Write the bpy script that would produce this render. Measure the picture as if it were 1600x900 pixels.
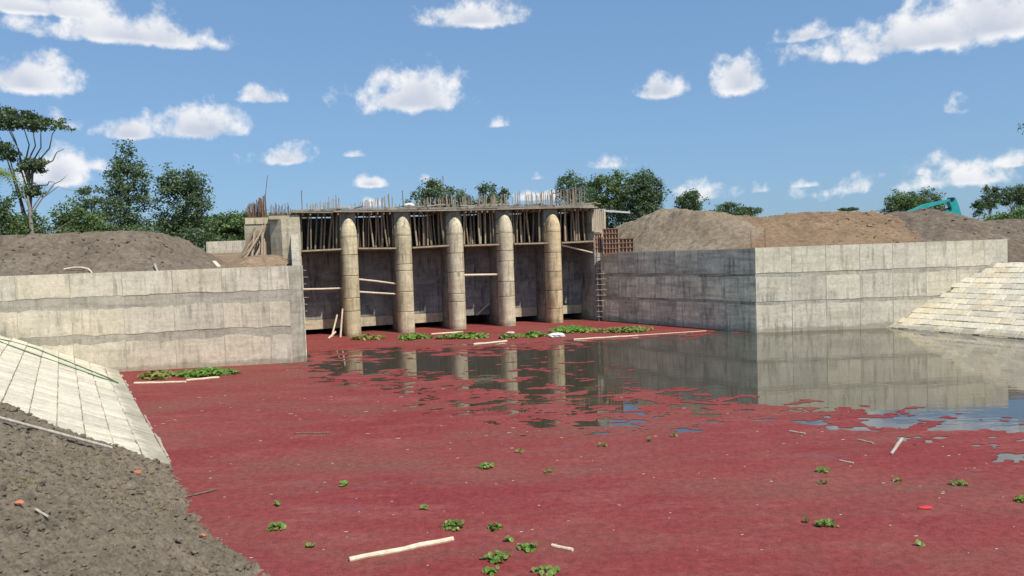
import bpy, math, random
import numpy as np
from mathutils import Vector, Matrix, Euler

random.seed(11)
RNG = np.random.default_rng(7)
scene = bpy.context.scene
COL = scene.collection
for o in list(bpy.data.objects):
    bpy.data.objects.remove(o, do_unlink=True)

# ------------------------------------------------------------------ camera
PITCH, ROLL, EYE, FPX = math.radians(2.67), math.radians(2.0), 4.2, 1200.0
cam_data = bpy.data.cameras.new('camera')
cam_data.sensor_width = 36.0
cam_data.lens = 27.0
cam_data.clip_start = 0.1
cam_data.clip_end = 6000
cam = bpy.data.objects.new('camera', cam_data)
COL.objects.link(cam)
cam.matrix_world = (Matrix.Translation((0, 0, EYE)) @ Matrix.Rotation(math.pi / 2 - PITCH, 4, 'X')
                    @ Matrix.Rotation(-ROLL, 4, 'Z'))
scene.camera = cam

# ------------------------------------------------------------------ light
SUN_EL, SUN_AZ = math.radians(55), math.radians(43)       # azimuth: to the right of straight behind the camera
sun_dir = Vector((math.sin(SUN_AZ) * math.cos(SUN_EL), -math.cos(SUN_AZ) * math.cos(SUN_EL), math.sin(SUN_EL)))
sd = bpy.data.lights.new('sun', 'SUN')
sd.energy = 4.8
sd.angle = math.radians(0.53)
sd.color = (1.0, 0.935, 0.81)
sun = bpy.data.objects.new('sun', sd)
COL.objects.link(sun)
sun.rotation_euler = sun_dir.to_track_quat('Z', 'Y').to_euler()

scene.view_settings.view_transform = 'Standard'
scene.view_settings.look = 'None'
scene.view_settings.gamma = 1.0
scene.view_settings.exposure = 0.0
scene.view_settings.use_curve_mapping = False


def pix_dir(px, py):
    """unit direction of a place in the sky, written as photograph coordinates"""
    a, b = (px - 800) / FPX, (450 - py) / FPX
    x = a * math.cos(ROLL) + b * math.sin(ROLL)
    y = -a * math.sin(ROLL) + b * math.cos(ROLL)
    return Vector((x, math.cos(PITCH) + y * math.sin(PITCH), -math.sin(PITCH) + y * math.cos(PITCH))).normalized()


# clouds: direction, half width, half height (radians), flatness, opacity
CLOUDS = []
for (cx, cy, rx, ry, op) in [
        (200, 36, 165, 40, 1), (60, 2, 150, 26, 1), (40, 108, 86, 44, 1), (312, 182, 94, 46, 1), (200, 198, 56, 26, .9),
        (408, 142, 46, 26, .8), (95, 186, 34, 20, .6), (88, 256, 52, 44, 1), (150, 252, 40, 20, .35), (640, 134, 116, 56, 1),
        (740, 16, 100, 34, .9), (445, 240, 82, 24, .75), (552, 236, 26, 13, .7), (578, 280, 40, 18, .85),
        (1035, 128, 48, 32, .9), (1153, 110, 50, 48, 1), (1440, 40, 210, 50, 1), (1560, 10, 200, 60, 1), (1262, 46, 62, 22, .8),
        (942, 252, 52, 18, .65), (1480, 165, 28, 18, .55), (838, 274, 26, 11, .6), (664, 276, 18, 12, .75),
        (783, 190, 20, 11, .5), (1105, 296, 70, 24, .7), (1190, 290, 24, 16, .6), (1510, 264, 84, 36, .7),
        (1585, 244, 44, 22, .75), (1262, 284, 38, 12, .5), (565, 20, 30, 16, .35), (840, 304, 56, 14, .8),
        (1445, 266, 16, 9, .7), (1380, 285, 200, 22, .25), (582, 314, 22, 11, .6)]:
    CLOUDS.append((pix_dir(cx, cy), rx / FPX, ry / FPX, op))
for _ in range(13):            # the same broken cumulus goes on round the rest of the sky
    az = random.uniform(math.radians(45), math.radians(315))
    el = math.radians(random.uniform(7, 40))
    CLOUDS.append((Vector((math.sin(az) * math.cos(el), math.cos(az) * math.cos(el), math.sin(el))),
                   random.uniform(.06, .16), random.uniform(.025, .05), 1))

world = bpy.data.worlds.new('World')
scene.world = world
world.use_nodes = True
wt = world.node_tree
wt.nodes.clear()


def N(tree, typ, **kw):
    n = tree.nodes.new(typ)
    for k, v in kw.items():
        setattr(n, k, v)
    return n


def build_world():
    L = wt.links.new
    out = N(wt, 'ShaderNodeOutputWorld')
    sky = N(wt, 'ShaderNodeTexSky', sky_type='NISHITA', sun_disc=False, sun_elevation=SUN_EL,
            sun_rotation=math.pi - SUN_AZ, altitude=0, air_density=1.0, dust_density=0.7, ozone_density=2.2)
    hs = N(wt, 'ShaderNodeHueSaturation')
    hs.inputs['Saturation'].default_value = 1.0
    gm = N(wt, 'ShaderNodeGamma')
    gm.inputs[1].default_value = .45
    tn = N(wt, 'ShaderNodeMix', data_type='RGBA', blend_type='MULTIPLY')
    tn.inputs[0].default_value = 1
    tn.inputs[7].default_value = (1.19, 1.76, 2.46, 1)
    L(sky.outputs[0], gm.inputs[0])
    L(gm.outputs[0], tn.inputs[6])
    L(tn.outputs[2], hs.inputs['Color'])
    bg = N(wt, 'ShaderNodeBackground')
    bg.inputs[1].default_value = 0.13
    L(hs.outputs[0], bg.inputs[0])
    tc = N(wt, 'ShaderNodeTexCoord')
    nz = N(wt, 'ShaderNodeTexNoise')
    nz.inputs['Scale'].default_value = 30
    nz.inputs['Detail'].default_value = 7
    nz.inputs['Roughness'].default_value = 0.58
    L(tc.outputs['Generated'], nz.inputs['Vector'])
    cur = None
    for c, a, b, op in CLOUDS:
        fw = c
        rt = Vector((0, 0, 1)).cross(fw).normalized()      # horizontal
        up = fw.cross(rt).normalized()
        m = Matrix((rt, up, fw)).transposed()
        mp = N(wt, 'ShaderNodeMapping', vector_type='TEXTURE')
        mp.inputs['Location'].default_value = c - up * b * 0.45
        mp.inputs['Rotation'].default_value = m.to_euler()
        mp.inputs['Scale'].default_value = (a * .96, b * 1.25, .5)
        L(tc.outputs['Generated'], mp.inputs[0])
        mu = N(wt, 'ShaderNodeVectorMath', operation='MULTIPLY')
        mu.inputs[1].default_value = (-1, -3.4, -1)
        L(mp.outputs[0], mu.inputs[0])
        mx = N(wt, 'ShaderNodeVectorMath', operation='MAXIMUM')
        L(mp.outputs[0], mx.inputs[0])
        L(mu.outputs[0], mx.inputs[1])
        ln = N(wt, 'ShaderNodeVectorMath', operation='LENGTH')
        L(mx.outputs[0], ln.inputs[0])
        if op < 1:                                       # thinner clouds never get dense
            ad = N(wt, 'ShaderNodeMath', operation='MULTIPLY_ADD')
            ad.inputs[1].default_value = op
            ad.inputs[2].default_value = (1 - op) * 1.0
            L(ln.outputs['Value'], ad.inputs[0])
            val = ad.outputs[0]
        else:
            val = ln.outputs['Value']
        if cur is None:
            cur = val
        else:
            mn = N(wt, 'ShaderNodeMath', operation='SMOOTH_MIN')
            mn.inputs[2].default_value = 0.08
            L(cur, mn.inputs[0])
            L(val, mn.inputs[1])
            cur = mn.outputs[0]
    # edge broken up by the noise
    sub = N(wt, 'ShaderNodeMath', operation='MULTIPLY_ADD')
    sub.inputs[1].default_value = 1.9
    sub.inputs[2].default_value = -0.82
    L(nz.outputs['Fac'], sub.inputs[0])
    sm = N(wt, 'ShaderNodeMath', operation='ADD')
    L(cur, sm.inputs[0])
    L(sub.outputs[0], sm.inputs[1])
    mr = N(wt, 'ShaderNodeMapRange', interpolation_type='SMOOTHSTEP')
    mr.inputs['From Min'].default_value = 1.0
    mr.inputs['From Max'].default_value = 0.46
    L(sm.outputs[0], mr.inputs['Value'])
    cl = N(wt, 'ShaderNodeMapRange')
    cl.inputs['To Max'].default_value = 0.93
    L(mr.outputs[0], cl.inputs['Value'])
    ramp = N(wt, 'ShaderNodeMix', data_type='RGBA')
    n2 = N(wt, 'ShaderNodeTexNoise')
    n2.inputs['Scale'].default_value = 17
    n2.inputs['Detail'].default_value = 5
    L(tc.outputs['Generated'], n2.inputs['Vector'])
    m2 = N(wt, 'ShaderNodeMapRange')
    m2.inputs['From Min'].default_value = 0.62          # bases are greyer than the tops
    m2.inputs['From Max'].default_value = 1.12
    sh = N(wt, 'ShaderNodeMath', operation='ADD')
    L(n2.outputs['Fac'], sh.inputs[0])
    L(cur, sh.inputs[1])
    L(sh.outputs[0], m2.inputs['Value'])
    ramp.inputs[6].default_value = (0.62, 0.665, 0.76, 1)
    ramp.inputs[7].default_value = (0.97, 0.965, 0.97, 1)
    L(m2.outputs[0], ramp.inputs[0])
    cb = N(wt, 'ShaderNodeBackground')
    cb.inputs[1].default_value = 1.0
    L(ramp.outputs[2], cb.inputs[0])
    mix = N(wt, 'ShaderNodeMixShader')
    L(cl.outputs[0], mix.inputs[0])
    L(bg.outputs[0], mix.inputs[1])
    L(cb.outputs[0], mix.inputs[2])
    L(mix.outputs[0], out.inputs[0])


build_world()

# ------------------------------------------------------------------ numpy noise
_perm = np.random.default_rng(3).integers(0, 1 << 16, 4096)


def _h(ix, iy, s):
    return _perm[(ix * 73 + iy * 151 + s * 977 + _perm[(ix + 37 * s) & 4095] + 3 * _perm[(iy + 91 * s) & 4095]) & 4095] / 65535.0


def vnoise(x, y, s=0):
    ix, iy = np.floor(x).astype(int), np.floor(y).astype(int)
    fx, fy = x - ix, y - iy
    fx, fy = fx * fx * (3 - 2 * fx), fy * fy * (3 - 2 * fy)
    a = _h(ix, iy, s) * (1 - fx) + _h(ix + 1, iy, s) * fx
    b = _h(ix, iy + 1, s) * (1 - fx) + _h(ix + 1, iy + 1, s) * fx
    return a * (1 - fy) + b * fy


def fbm(x, y, oct=5, s=0, gain=.5):
    t, a, n = 0, 1, 0
    for k in range(oct):
        c, q = math.cos(.7 * k), math.sin(.7 * k)
        t = t + a * vnoise((x * c - y * q) * 2 ** k + 17.3 * k, (x * q + y * c) * 2 ** k - 9.1 * k, s + k)
        n += a
        a *= gain
    return t / n


def worley(x, y, s=0):
    ix, iy = np.floor(x).astype(int), np.floor(y).astype(int)
    best = np.full(np.shape(x), 9.0)
    for dx in (-1, 0, 1):
        for dy in (-1, 0, 1):
            jx, jy = ix + dx, iy + dy
            px = jx + _h(jx, jy, s)
            py = jy + _h(jx, jy, s + 5)
            best = np.minimum(best, (x - px) ** 2 + (y - py) ** 2)
    return np.sqrt(best)


def sstep(a, b, x):
    t = np.clip((x - a) / (b - a), 0, 1)
    return t * t * (3 - 2 * t)


# ------------------------------------------------------------------ materials
def new_mat(name):
    m = bpy.data.materials.new(name)
    m.use_nodes = True
    t = m.node_tree
    t.nodes.clear()
    out = N(t, 'ShaderNodeOutputMaterial')
    b = N(t, 'ShaderNodeBsdfPrincipled')
    b.inputs['Specular IOR Level'].default_value = 0.25
    t.links.new(b.outputs[0], out.inputs[0])
    return m, t, b, out


def coords(t, scale=(1, 1, 1), jitter=True):
    tc = N(t, 'ShaderNodeTexCoord')
    src = tc.outputs['Object']
    if jitter:
        oi = N(t, 'ShaderNodeObjectInfo')
        ml = N(t, 'ShaderNodeMath', operation='MULTIPLY')
        ml.inputs[1].default_value = 57.0
        t.links.new(oi.outputs['Random'], ml.inputs[0])
        ad = N(t, 'ShaderNodeVectorMath', operation='ADD')
        t.links.new(src, ad.inputs[0])
        t.links.new(ml.outputs[0], ad.inputs[1])
        src = ad.outputs[0]
    if scale != (1, 1, 1):
        mp = N(t, 'ShaderNodeVectorMath', operation='MULTIPLY')
        mp.inputs[1].default_value = scale
        t.links.new(src, mp.inputs[0])
        src = mp.outputs[0]
    return src


def noise(t, vec, scale, detail=5, rough=.55):
    n = N(t, 'ShaderNodeTexNoise')
    n.inputs['Scale'].default_value = scale
    n.inputs['Detail'].default_value = detail
    n.inputs['Roughness'].default_value = rough
    t.links.new(vec, n.inputs['Vector'])
    return n.outputs['Fac']


def remap(t, v, a, b, lo=0.0, hi=1.0):
    m = N(t, 'ShaderNodeMapRange')
    m.inputs['From Min'].default_value = a
    m.inputs['From Max'].default_value = b
    m.inputs['To Min'].default_value = lo
    m.inputs['To Max'].default_value = hi
    t.links.new(v, m.inputs['Value'])
    return m.outputs[0]


def mul(t, a, b):
    m = N(t, 'ShaderNodeMath', operation='MULTIPLY')
    t.links.new(a, m.inputs[0])
    t.links.new(b, m.inputs[1])
    return m.outputs[0]


def mixc(t, fac, a, b, mode='MIX'):
    m = N(t, 'ShaderNodeMix', data_type='RGBA', blend_type=mode)
    if hasattr(fac, 'node'):
        t.links.new(fac, m.inputs[0])
    else:
        m.inputs[0].default_value = fac
    for i, v in ((6, a), (7, b)):
        if hasattr(v, 'node'):
            t.links.new(v, m.inputs[i])
        else:
            m.inputs[i].default_value = (*v, 1)
    return m.outputs[2]


def bump(t, b, h, strength=.5, dist=.02):
    n = N(t, 'ShaderNodeBump')
    n.inputs['Strength'].default_value = strength
    n.inputs['Distance'].default_value = dist
    t.links.new(h, n.inputs['Height'])
    t.links.new(n.outputs[0], b.inputs['Normal'])


def tint(t, col):
    oi = N(t, 'ShaderNodeObjectInfo')
    return mixc(t, 1.0, col, oi.outputs['Color'], 'MULTIPLY')


def concrete(name, light, dark, streak=.5, patch=.6, jitter=True):
    m, t, b, _ = new_mat(name)
    v = coords(t, jitter=jitter)
    vs = coords(t, (5.5, 5.5, .55), jitter)
    vh = coords(t, (.5, .5, 5), jitter)
    big = remap(t, noise(t, v, .9, 6, .62), .36, .66)
    c = mixc(t, big, dark, light)
    fine = remap(t, noise(t, v, 7, 8, .7), .30, .72, .78, 1.14)
    st = remap(t, noise(t, vs, 1.0, 4, .6), .36, .52, 1 - streak, 1.03)
    ho = remap(t, noise(t, vh, 1.0, 4, .55), .32, .58, 1 - patch * .40, 1.04)
    where = remap(t, noise(t, v, 1.1, 4, .6), .40, .60)      # runs come in groups
    for f, k in ((fine, 1.0), (st, where), (ho, 1.0)):
        c = mixc(t, k, c, f, 'MULTIPLY')
    lime = remap(t, noise(t, coords(t, (9, 9, .8), jitter), 1.0, 4, .65), .56, .68)
    c = mixc(t, mul(t, lime, remap(t, noise(t, v, 1.7, 4, .6), .48, .62, 0, .55)), c, tuple(min(.9, q * 1.25) for q in light))
    pit = remap(t, noise(t, v, 23, 3, .6), .62, .72, 1.0, .55)
    c = mixc(t, .8, c, pit, 'MULTIPLY')
    gp = N(t, 'ShaderNodeNewGeometry')
    sp = N(t, 'ShaderNodeSeparateXYZ')
    t.links.new(gp.outputs['Position'], sp.inputs[0])
    ad = N(t, 'ShaderNodeMath', operation='MULTIPLY_ADD')      # silt line left by a higher water level
    ad.inputs[1].default_value = -.5
    t.links.new(noise(t, gp.outputs['Position'], 1.6, 5, .6), ad.inputs[0])
    t.links.new(sp.outputs['Z'], ad.inputs[2])
    c = mixc(t, remap(t, ad.outputs[0], .02, -.10, 0, .5), c, (.20, .18, .13))
    c = tint(t, c)
    t.links.new(c, b.inputs['Base Color'])
    b.inputs['Roughness'].default_value = .9
    bump(t, b, noise(t, v, 14, 8, .7), .6, .03)
    return m


def simple(name, a, b2, scale=6, rough=.85, stretch=(1, 1, 1), spec=.25, bstr=.4, bdist=.01, metallic=0, lo=.35, hi=.65):
    m, t, b, _ = new_mat(name)
    v = coords(t, stretch)
    f = remap(t, noise(t, v, scale, 6, .6), lo, hi)
    c = tint(t, mixc(t, f, a, b2))
    t.links.new(c, b.inputs['Base Color'])
    b.inputs['Roughness'].default_value = rough
    b.inputs['Metallic'].default_value = metallic
    b.inputs['Specular IOR Level'].default_value = spec
    if bstr:
        bump(t, b, noise(t, v, scale * 3, 5, .6), bstr, bdist)
    return m


def soil(name, a, b2, c3, fscale=1.0):
    m, t, b, _ = new_mat(name)
    v = coords(t, jitter=False)
    f = remap(t, noise(t, v, .55 * fscale, 6, .65), .35, .65)
    g = remap(t, noise(t, v, 5 * fscale, 7, .7), .3, .7)
    c = mixc(t, f, a, b2)
    c = mixc(t, remap(t, noise(t, v, 2.2 * fscale, 6, .7), .5, .68), c, c3)
    c = mixc(t, 1.0, c, remap(t, g, 0, 1, .62, 1.25), 'MULTIPLY')
    t.links.new(c, b.inputs['Base Color'])
    b.inputs['Roughness'].default_value = 1
    b.inputs['Specular IOR Level'].default_value = .1
    bump(t, b, noise(t, v, 9 * fscale, 9, .75), 1.0, .08 / fscale)
    return m


def leafmat(name, a, b2, trans=.25, rough=.5):
    m, t, b, out = new_mat(name)
    v = coords(t, jitter=False)
    oi = N(t, 'ShaderNodeNewGeometry')
    f = remap(t, oi.outputs['Random Per Island'], 0, 1)
    g = remap(t, noise(t, v, .6, 3), .35, .65)
    c = mixc(t, f, a, b2)
    c = mixc(t, 1.0, c, remap(t, g, 0, 1, .7, 1.2), 'MULTIPLY')
    c = tint(t, c)
    t.links.new(c, b.inputs['Base Color'])
    b.inputs['Roughness'].default_value = rough
    tr = N(t, 'ShaderNodeBsdfTranslucent')
    t.links.new(mixc(t, 1.0, c, (1.1, 1.25, .6), 'MULTIPLY'), tr.inputs[0])
    mx = N(t, 'ShaderNodeMixShader')
    mx.inputs[0].default_value = trans
    t.links.new(b.outputs[0], mx.inputs[1])
    t.links.new(tr.outputs[0], mx.inputs[2])
    t.links.new(mx.outputs[0], out.inputs[0])
    return m


M = {}
M['panel'] = concrete('cast_concrete', (.71, .645, .515), (.60, .545, .43), .36, .32)
M['joint'] = concrete('rough_joint_concrete', (.56, .515, .42), (.43, .395, .32), .28, .5, False)
M['panel_lifted'] = concrete('shade_lifted_concrete', (.92, .87, .64), (.58, .55, .41), .5, .8)  # shaded-wall copy, colour raised and yellowed to stand in for fill light
M['joint_grey'] = concrete('grey_joint_concrete', (.52, .49, .37), (.33, .315, .24), .5, .9, False)  # blue lowered to offset blue skylight on the shaded wing wall
M['pier'] = concrete('pier_concrete', (.70, .63, .49), (.54, .475, .355), .5, .35)
M['dim'] = concrete('shade_darkened_concrete', (.41, .415, .385), (.22, .222, .21), .6, .5)  # darker concrete copy for bays and shafts, their shade put into the colour
M['block'] = concrete('paving_block_concrete', (.76, .685, .53), (.66, .595, .46), .14, .25)
M['timber'] = simple('weathered_timber', (.26, .19, .13), (.42, .34, .25), 5, .9, (6, 6, .8))
M['pale_timber'] = simple('pale_peeled_timber', (.62, .49, .34), (.78, .68, .52), 4, .8, (3, 3, 1))
M['board'] = simple('formwork_board_wood', (.30, .24, .17), (.52, .44, .33), 3, .9, (1, 6, 6))
M['rust'] = simple('rusted_bar_steel', (.13, .075, .05), (.24, .14, .09), 9, .9)
M['bar'] = simple('dusty_bar_steel', (.26, .20, .15), (.42, .35, .27), 5, .9)
M['shutter'] = simple('red_oxide_shutter_steel', (.20, .10, .075), (.34, .20, .15), 5, .8)
M['soil_grey'] = soil('grey_clay', (.19, .153, .115), (.255, .208, .158), (.135, .107, .082))
M['soil_beige'] = soil('beige_clay', (.26, .205, .145), (.34, .275, .20), (.20, .155, .11))
M['soil_brown'] = soil('brown_earth', (.27, .19, .125), (.38, .27, .18), (.22, .15, .10))
M['soil_orange'] = soil('orange_earth', (.255, .170, .105), (.335, .235, .15), (.185, .120, .075))
M['soil_dark'] = soil('dark_clay', (.16, .128, .098), (.215, .172, .13), (.28, .225, .165))
M['mud'] = soil('clod_mud', (.215, .178, .132), (.28, .232, .172), (.15, .124, .094), 1.6)
M['ground'] = soil('field_ground', (.16, .17, .08), (.26, .22, .14), (.12, .14, .06), .3)
M['leaf_dark'] = leafmat('dark_leaf', (.085, .125, .072), (.20, .265, .150), .32)  # lightened and greyed to stand in for distance haze
M['leaf_mid'] = leafmat('mid_leaf', (.095, .145, .062), (.21, .285, .125), .32)  # haze mixed into this leaf colour as well
M['leaf_light'] = leafmat('light_leaf', (.11, .18, .045), (.21, .30, .09), .3)
M['leaf_dry'] = leafmat('yellowing_leaf', (.13, .14, .03), (.30, .27, .09), .15)
M['hyacinth'] = leafmat('hyacinth_leaf', (.09, .19, .03), (.21, .34, .07), .25, .4)
M['bark'] = simple('bark', (.10, .08, .06), (.22, .19, .15), 5, .95, (4, 4, 1))
M['bark_pale'] = simple('pale_bark', (.34, .30, .25), (.50, .46, .40), 5, .95, (4, 4, 1))
M['bark_grey'] = simple('grey_bark', (.20, .18, .155), (.34, .31, .27), 5, .95, (4, 4, 1))
M['white'] = simple('white_plastic', (.72, .71, .68), (.82, .81, .79), 3, .5, bstr=0)
M['teal'] = simple('teal_machine_paint', (.02, .34, .34), (.03, .42, .41), 2, .45, spec=.5, bstr=0)
M['dark_metal'] = simple('dark_machine_steel', (.02, .025, .03), (.05, .05, .055), 3, .6, bstr=0)
M['chrome'] = simple('polished_rod', (.7, .7, .7), (.8, .8, .8), 3, .25, bstr=0, metallic=1)
M['glass'] = simple('cab_glass', (.02, .03, .035), (.03, .04, .045), 3, .08, spec=.6, bstr=0)
M['rope'] = simple('green_rope_fibre', (.06, .13, .07), (.12, .21, .11), 8, .9)
M['brick'] = simple('brick_clay', (.42, .14, .08), (.55, .22, .12), 8, .9)
M['red_plastic'] = simple('red_plastic', (.60, .03, .04), (.65, .06, .06), 8, .5, bstr=0)


def water_material():
    m, t, b, _ = new_mat('murky_water')
    v = coords(t, (.55, 1.3, 1), False)
    b.inputs['Base Color'].default_value = (.060, .055, .036, 1)
    b.inputs['Roughness'].default_value = .03
    b.inputs['IOR'].default_value = 1.6
    b.inputs['Specular IOR Level'].default_value = .62
    bump(t, b, noise(t, v, 2.2, 3, .5), .05, .06)
    return m


def azolla_material():
    m, t, b, out = new_mat('red_azolla')
    v = coords(t, jitter=False)
    vs = coords(t, (.5, 1.2, 1), False)
    big = remap(t, noise(t, vs, .35, 6, .65), .38, .64)
    c = mixc(t, big, (.228, .042, .041), (.260, .060, .054))
    pale = remap(t, noise(t, vs, .9, 9, .75), .50, .72)
    c = mixc(t, pale, c, (.29, .098, .082))
    drift = remap(t, noise(t, coords(t, (.28, .8, 1), False), .55, 7, .7), .46, .66)
    c = mixc(t, drift, c, (.215, .080, .062))
    green = remap(t, noise(t, v, 3.1, 6, .75), .66, .78, 0, .55)
    c = mixc(t, green, c, (.17, .10, .05))
    dark = remap(t, noise(t, v, 7, 8, .75), .3, .66, .66, 1.22)
    c = mixc(t, 1.0, c, dark, 'MULTIPLY')
    grain = remap(t, noise(t, v, 48, 4, .75), .3, .7, .70, 1.26)
    c = mixc(t, 1.0, c, grain, 'MULTIPLY')
    t.links.new(c, b.inputs['Base Color'])
    b.inputs['Roughness'].default_value = .85
    b.inputs['Specular IOR Level'].default_value = .1
    bump(t, b, noise(t, v, 40, 5, .7), .7, .012)
    # thinly grown places let the wet surface through
    g = N(t, 'ShaderNodeBsdfGlossy')
    g.inputs['Color'].default_value = (.55, .55, .55, 1)
    g.inputs['Roughness'].default_value = .08
    mx = N(t, 'ShaderNodeMixShader')
    thin = remap(t, noise(t, vs, .8, 9, .75), .58, .76, .01, .40)
    t.links.new(thin, mx.inputs[0])
    t.links.new(b.outputs[0], mx.inputs[1])
    t.links.new(g.outputs[0], mx.inputs[2])
    t.links.new(mx.outputs[0], out.inputs[0])
    return m


M['water'] = water_material()
M['azolla'] = azolla_material()


# ------------------------------------------------------------------ mesh helpers
class MB:
    def __init__(s):
        s.v, s.f = [], []

    def add(s, vs, fs):
        k = len(s.v)
        s.v.extend([tuple(map(float, p)) for p in vs])
        s.f.extend([tuple(i + k for i in f) for f in fs])
        return s

    def hexa(s, c):           # 8 corners: bottom 4 ccw, top 4
        return s.add(c, [(3, 2, 1, 0), (4, 5, 6, 7), (0, 1, 5, 4), (1, 2, 6, 5), (2, 3, 7, 6), (3, 0, 4, 7)])

    def box(s, x0, x1, y0, y1, z0, z1, fn=None):
        c = [(x0, y0, z0), (x1, y0, z0), (x1, y1, z0), (x0, y1, z0), (x0, y0, z1), (x1, y0, z1), (x1, y1, z1), (x0, y1, z1)]
        return s.hexa([fn(*p) for p in c] if fn else c)

    def bar(s, p, q, w, h, up=(0, 0, 1)):     # rectangular bar between two points
        p, q = Vector(p), Vector(q)
        d = (q - p).normalized()
        a = d.cross(Vector(up))
        a = a.normalized() if a.length > 1e-4 else Vector((1, 0, 0))
        b = a.cross(d).normalized()
        a, b = a * w / 2, b * h / 2
        return s.hexa([p - a - b, q - a - b, q + a - b, p + a - b, p - a + b, q - a + b, q + a + b, p + a + b])

    def tube(s, pts, radii, n=8, cap=True):
        pts = [Vector(p) for p in pts]
        if not hasattr(radii, '__len__'):
            radii = [radii] * len(pts)
        vs, fs = [], []
        ref = None
        for i, p in enumerate(pts):
            d = (pts[min(i + 1, len(pts) - 1)] - pts[max(i - 1, 0)]).normalized()
            if ref is None:
                ref = Vector((0, 0, 1)) if abs(d.z) < .9 else Vector((1, 0, 0))
            a = d.cross(ref).normalized()
            b = d.cross(a).normalized()
            ref = -b if False else ref
            for k in range(n):
                t = 2 * math.pi * k / n
                vs.append(p + (a * math.cos(t) + b * math.sin(t)) * radii[i])
        for i in range(len(pts) - 1):
            for k in range(n):
                fs.append((i * n + k, i * n + (k + 1) % n, (i + 1) * n + (k + 1) % n, (i + 1) * n + k))
        if cap:
            fs.append(tuple(range(n))[::-1])
            fs.append(tuple(range((len(pts) - 1) * n, len(pts) * n)))
        return s.add(vs, fs)

    def lump(s, c, r, seg=7, rings=4, jit=.18, squash=(1, 1, 1)):
        vs, fs = [], []
        c = Vector(c)
        for i in range(1, rings):
            ph = math.pi * i / rings
            for k in range(seg):
                t = 2 * math.pi * (k + .5 * (i % 2)) / seg
                q = r * (1 + random.uniform(-jit, jit))
                vs.append(c + Vector((q * math.sin(ph) * math.cos(t) * squash[0], q * math.sin(ph) * math.sin(t) * squash[1],
                                      q * math.cos(ph) * squash[2])))
        top, bot = len(vs), len(vs) + 1
        vs += [c + Vector((0, 0, r * squash[2])), c - Vector((0, 0, r * squash[2]))]
        for k in range(seg):
            fs.append((top, k, (k + 1) % seg))
            for i in range(rings - 2):
                fs.append((i * seg + k, (i + 1) * seg + k, (i + 1) * seg + (k + 1) % seg, i * seg + (k + 1) % seg))
            fs.append((bot, (rings - 2) * seg + (k + 1) % seg, (rings - 2) * seg + k))
        return s.add(vs, fs)


def mesh_of(name, v, f, m, origin=(0, 0, 0), smooth=False):
    me = bpy.data.meshes.new(name)
    v = np.asarray(v, dtype=float) - np.asarray(origin, dtype=float)
    me.from_pydata(v.tolist(), [], f if isinstance(f, list) else f.tolist())
    me.materials.append(m)
    if smooth:
        me.polygons.foreach_set('use_smooth', [True] * len(me.polygons))
    me.update()
    return me


def link(name, me, parent=None, origin=(0, 0, 0)):
    o = bpy.data.objects.new(name, me)
    COL.objects.link(o)
    if parent is not None:
        o.parent = parent
        base = Vector((0, 0, 0))
        p = parent
        while p is not None:
            base += p.location
            p = p.parent
        o.location = Vector(origin) - base
    else:
        o.location = origin
    return o


def bevel(o, w=.01, seg=1):
    md = o.modifiers.new('bevel', 'BEVEL')
    md.width = w
    md.segments = seg
    md.limit_method = 'ANGLE'
    return o


def build(name, mb, m, parent=None, origin=None, smooth=False, color=None):
    if origin is None:
        a = np.asarray(mb.v)
        origin = (float(a[:, 0].mean()), float(a[:, 1].mean()), float(a[:, 2].min()))
    o = link(name, mesh_of(name, mb.v, mb.f, m, origin, smooth), parent, origin)
    if color:
        o.color = (*color, 1)
    return o


def tag(o, label, cat, group=None):
    o['label'] = label
    o['category'] = cat
    if group:
        o['group'] = group
    return o


def thing(name, loc, label, cat, group=None):
    o = bpy.data.objects.new(name, None)
    o.empty_display_size = .2
    COL.objects.link(o)
    o.location = loc
    return tag(o, label, cat, group)


def structure(o):
    o['kind'] = 'structure'
    return o


def heightfield(name, xs, ys, fn, m, keep=None, smooth=True):
    X, Y = np.meshgrid(xs, ys)
    Z = fn(X, Y)
    v = np.stack([X.ravel(), Y.ravel(), Z.ravel()], 1)
    nx = len(xs)
    i = np.arange(len(ys) - 1)[:, None] * nx + np.arange(nx - 1)[None, :]
    f = np.stack([i, i + 1, i + nx + 1, i + nx], -1).reshape(-1, 4)
    if keep is not None:
        k = keep(X, Y)
        kk = (k[:-1, :-1] & k[1:, :-1] & k[:-1, 1:] & k[1:, 1:]).ravel()
        f = f[kk]
    me = mesh_of(name, v, f, m, smooth=smooth)
    return link(name, me)


ORD = ['first', 'second', 'third', 'fourth', 'fifth', 'sixth', 'seventh', 'eighth', 'ninth', 'tenth', 'eleventh', 'twelfth', 'thirteenth', 'fourteenth', 'fifteenth']

# ------------------------------------------------------------------ ground, water
inner = [(-22.0, 24.6, 3.4), (-27, 29.5, 3.8), (-15, 31.0, 3.8), (-9.6, 32.0, 3.8), (-11.8, 40.4, 3.8), (-13, 46, 3.8), (-12, 50, 3.8),
         (3, 52, 3.8), (7, 48, 3.8), (6.2, 45.2, 3.8), (12.0, 36.9, 3.8), (22.5, 44, 3.5), (34, 41, 2.75), (40, 26, 2.75),
         (42, 12, 2.75), (50, -11, 2.75), (40, -50, .6), (18, -50, 2.8), (3.2, -18.5, 3.2), (-8.5, 2.0, 3.3)]


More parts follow.
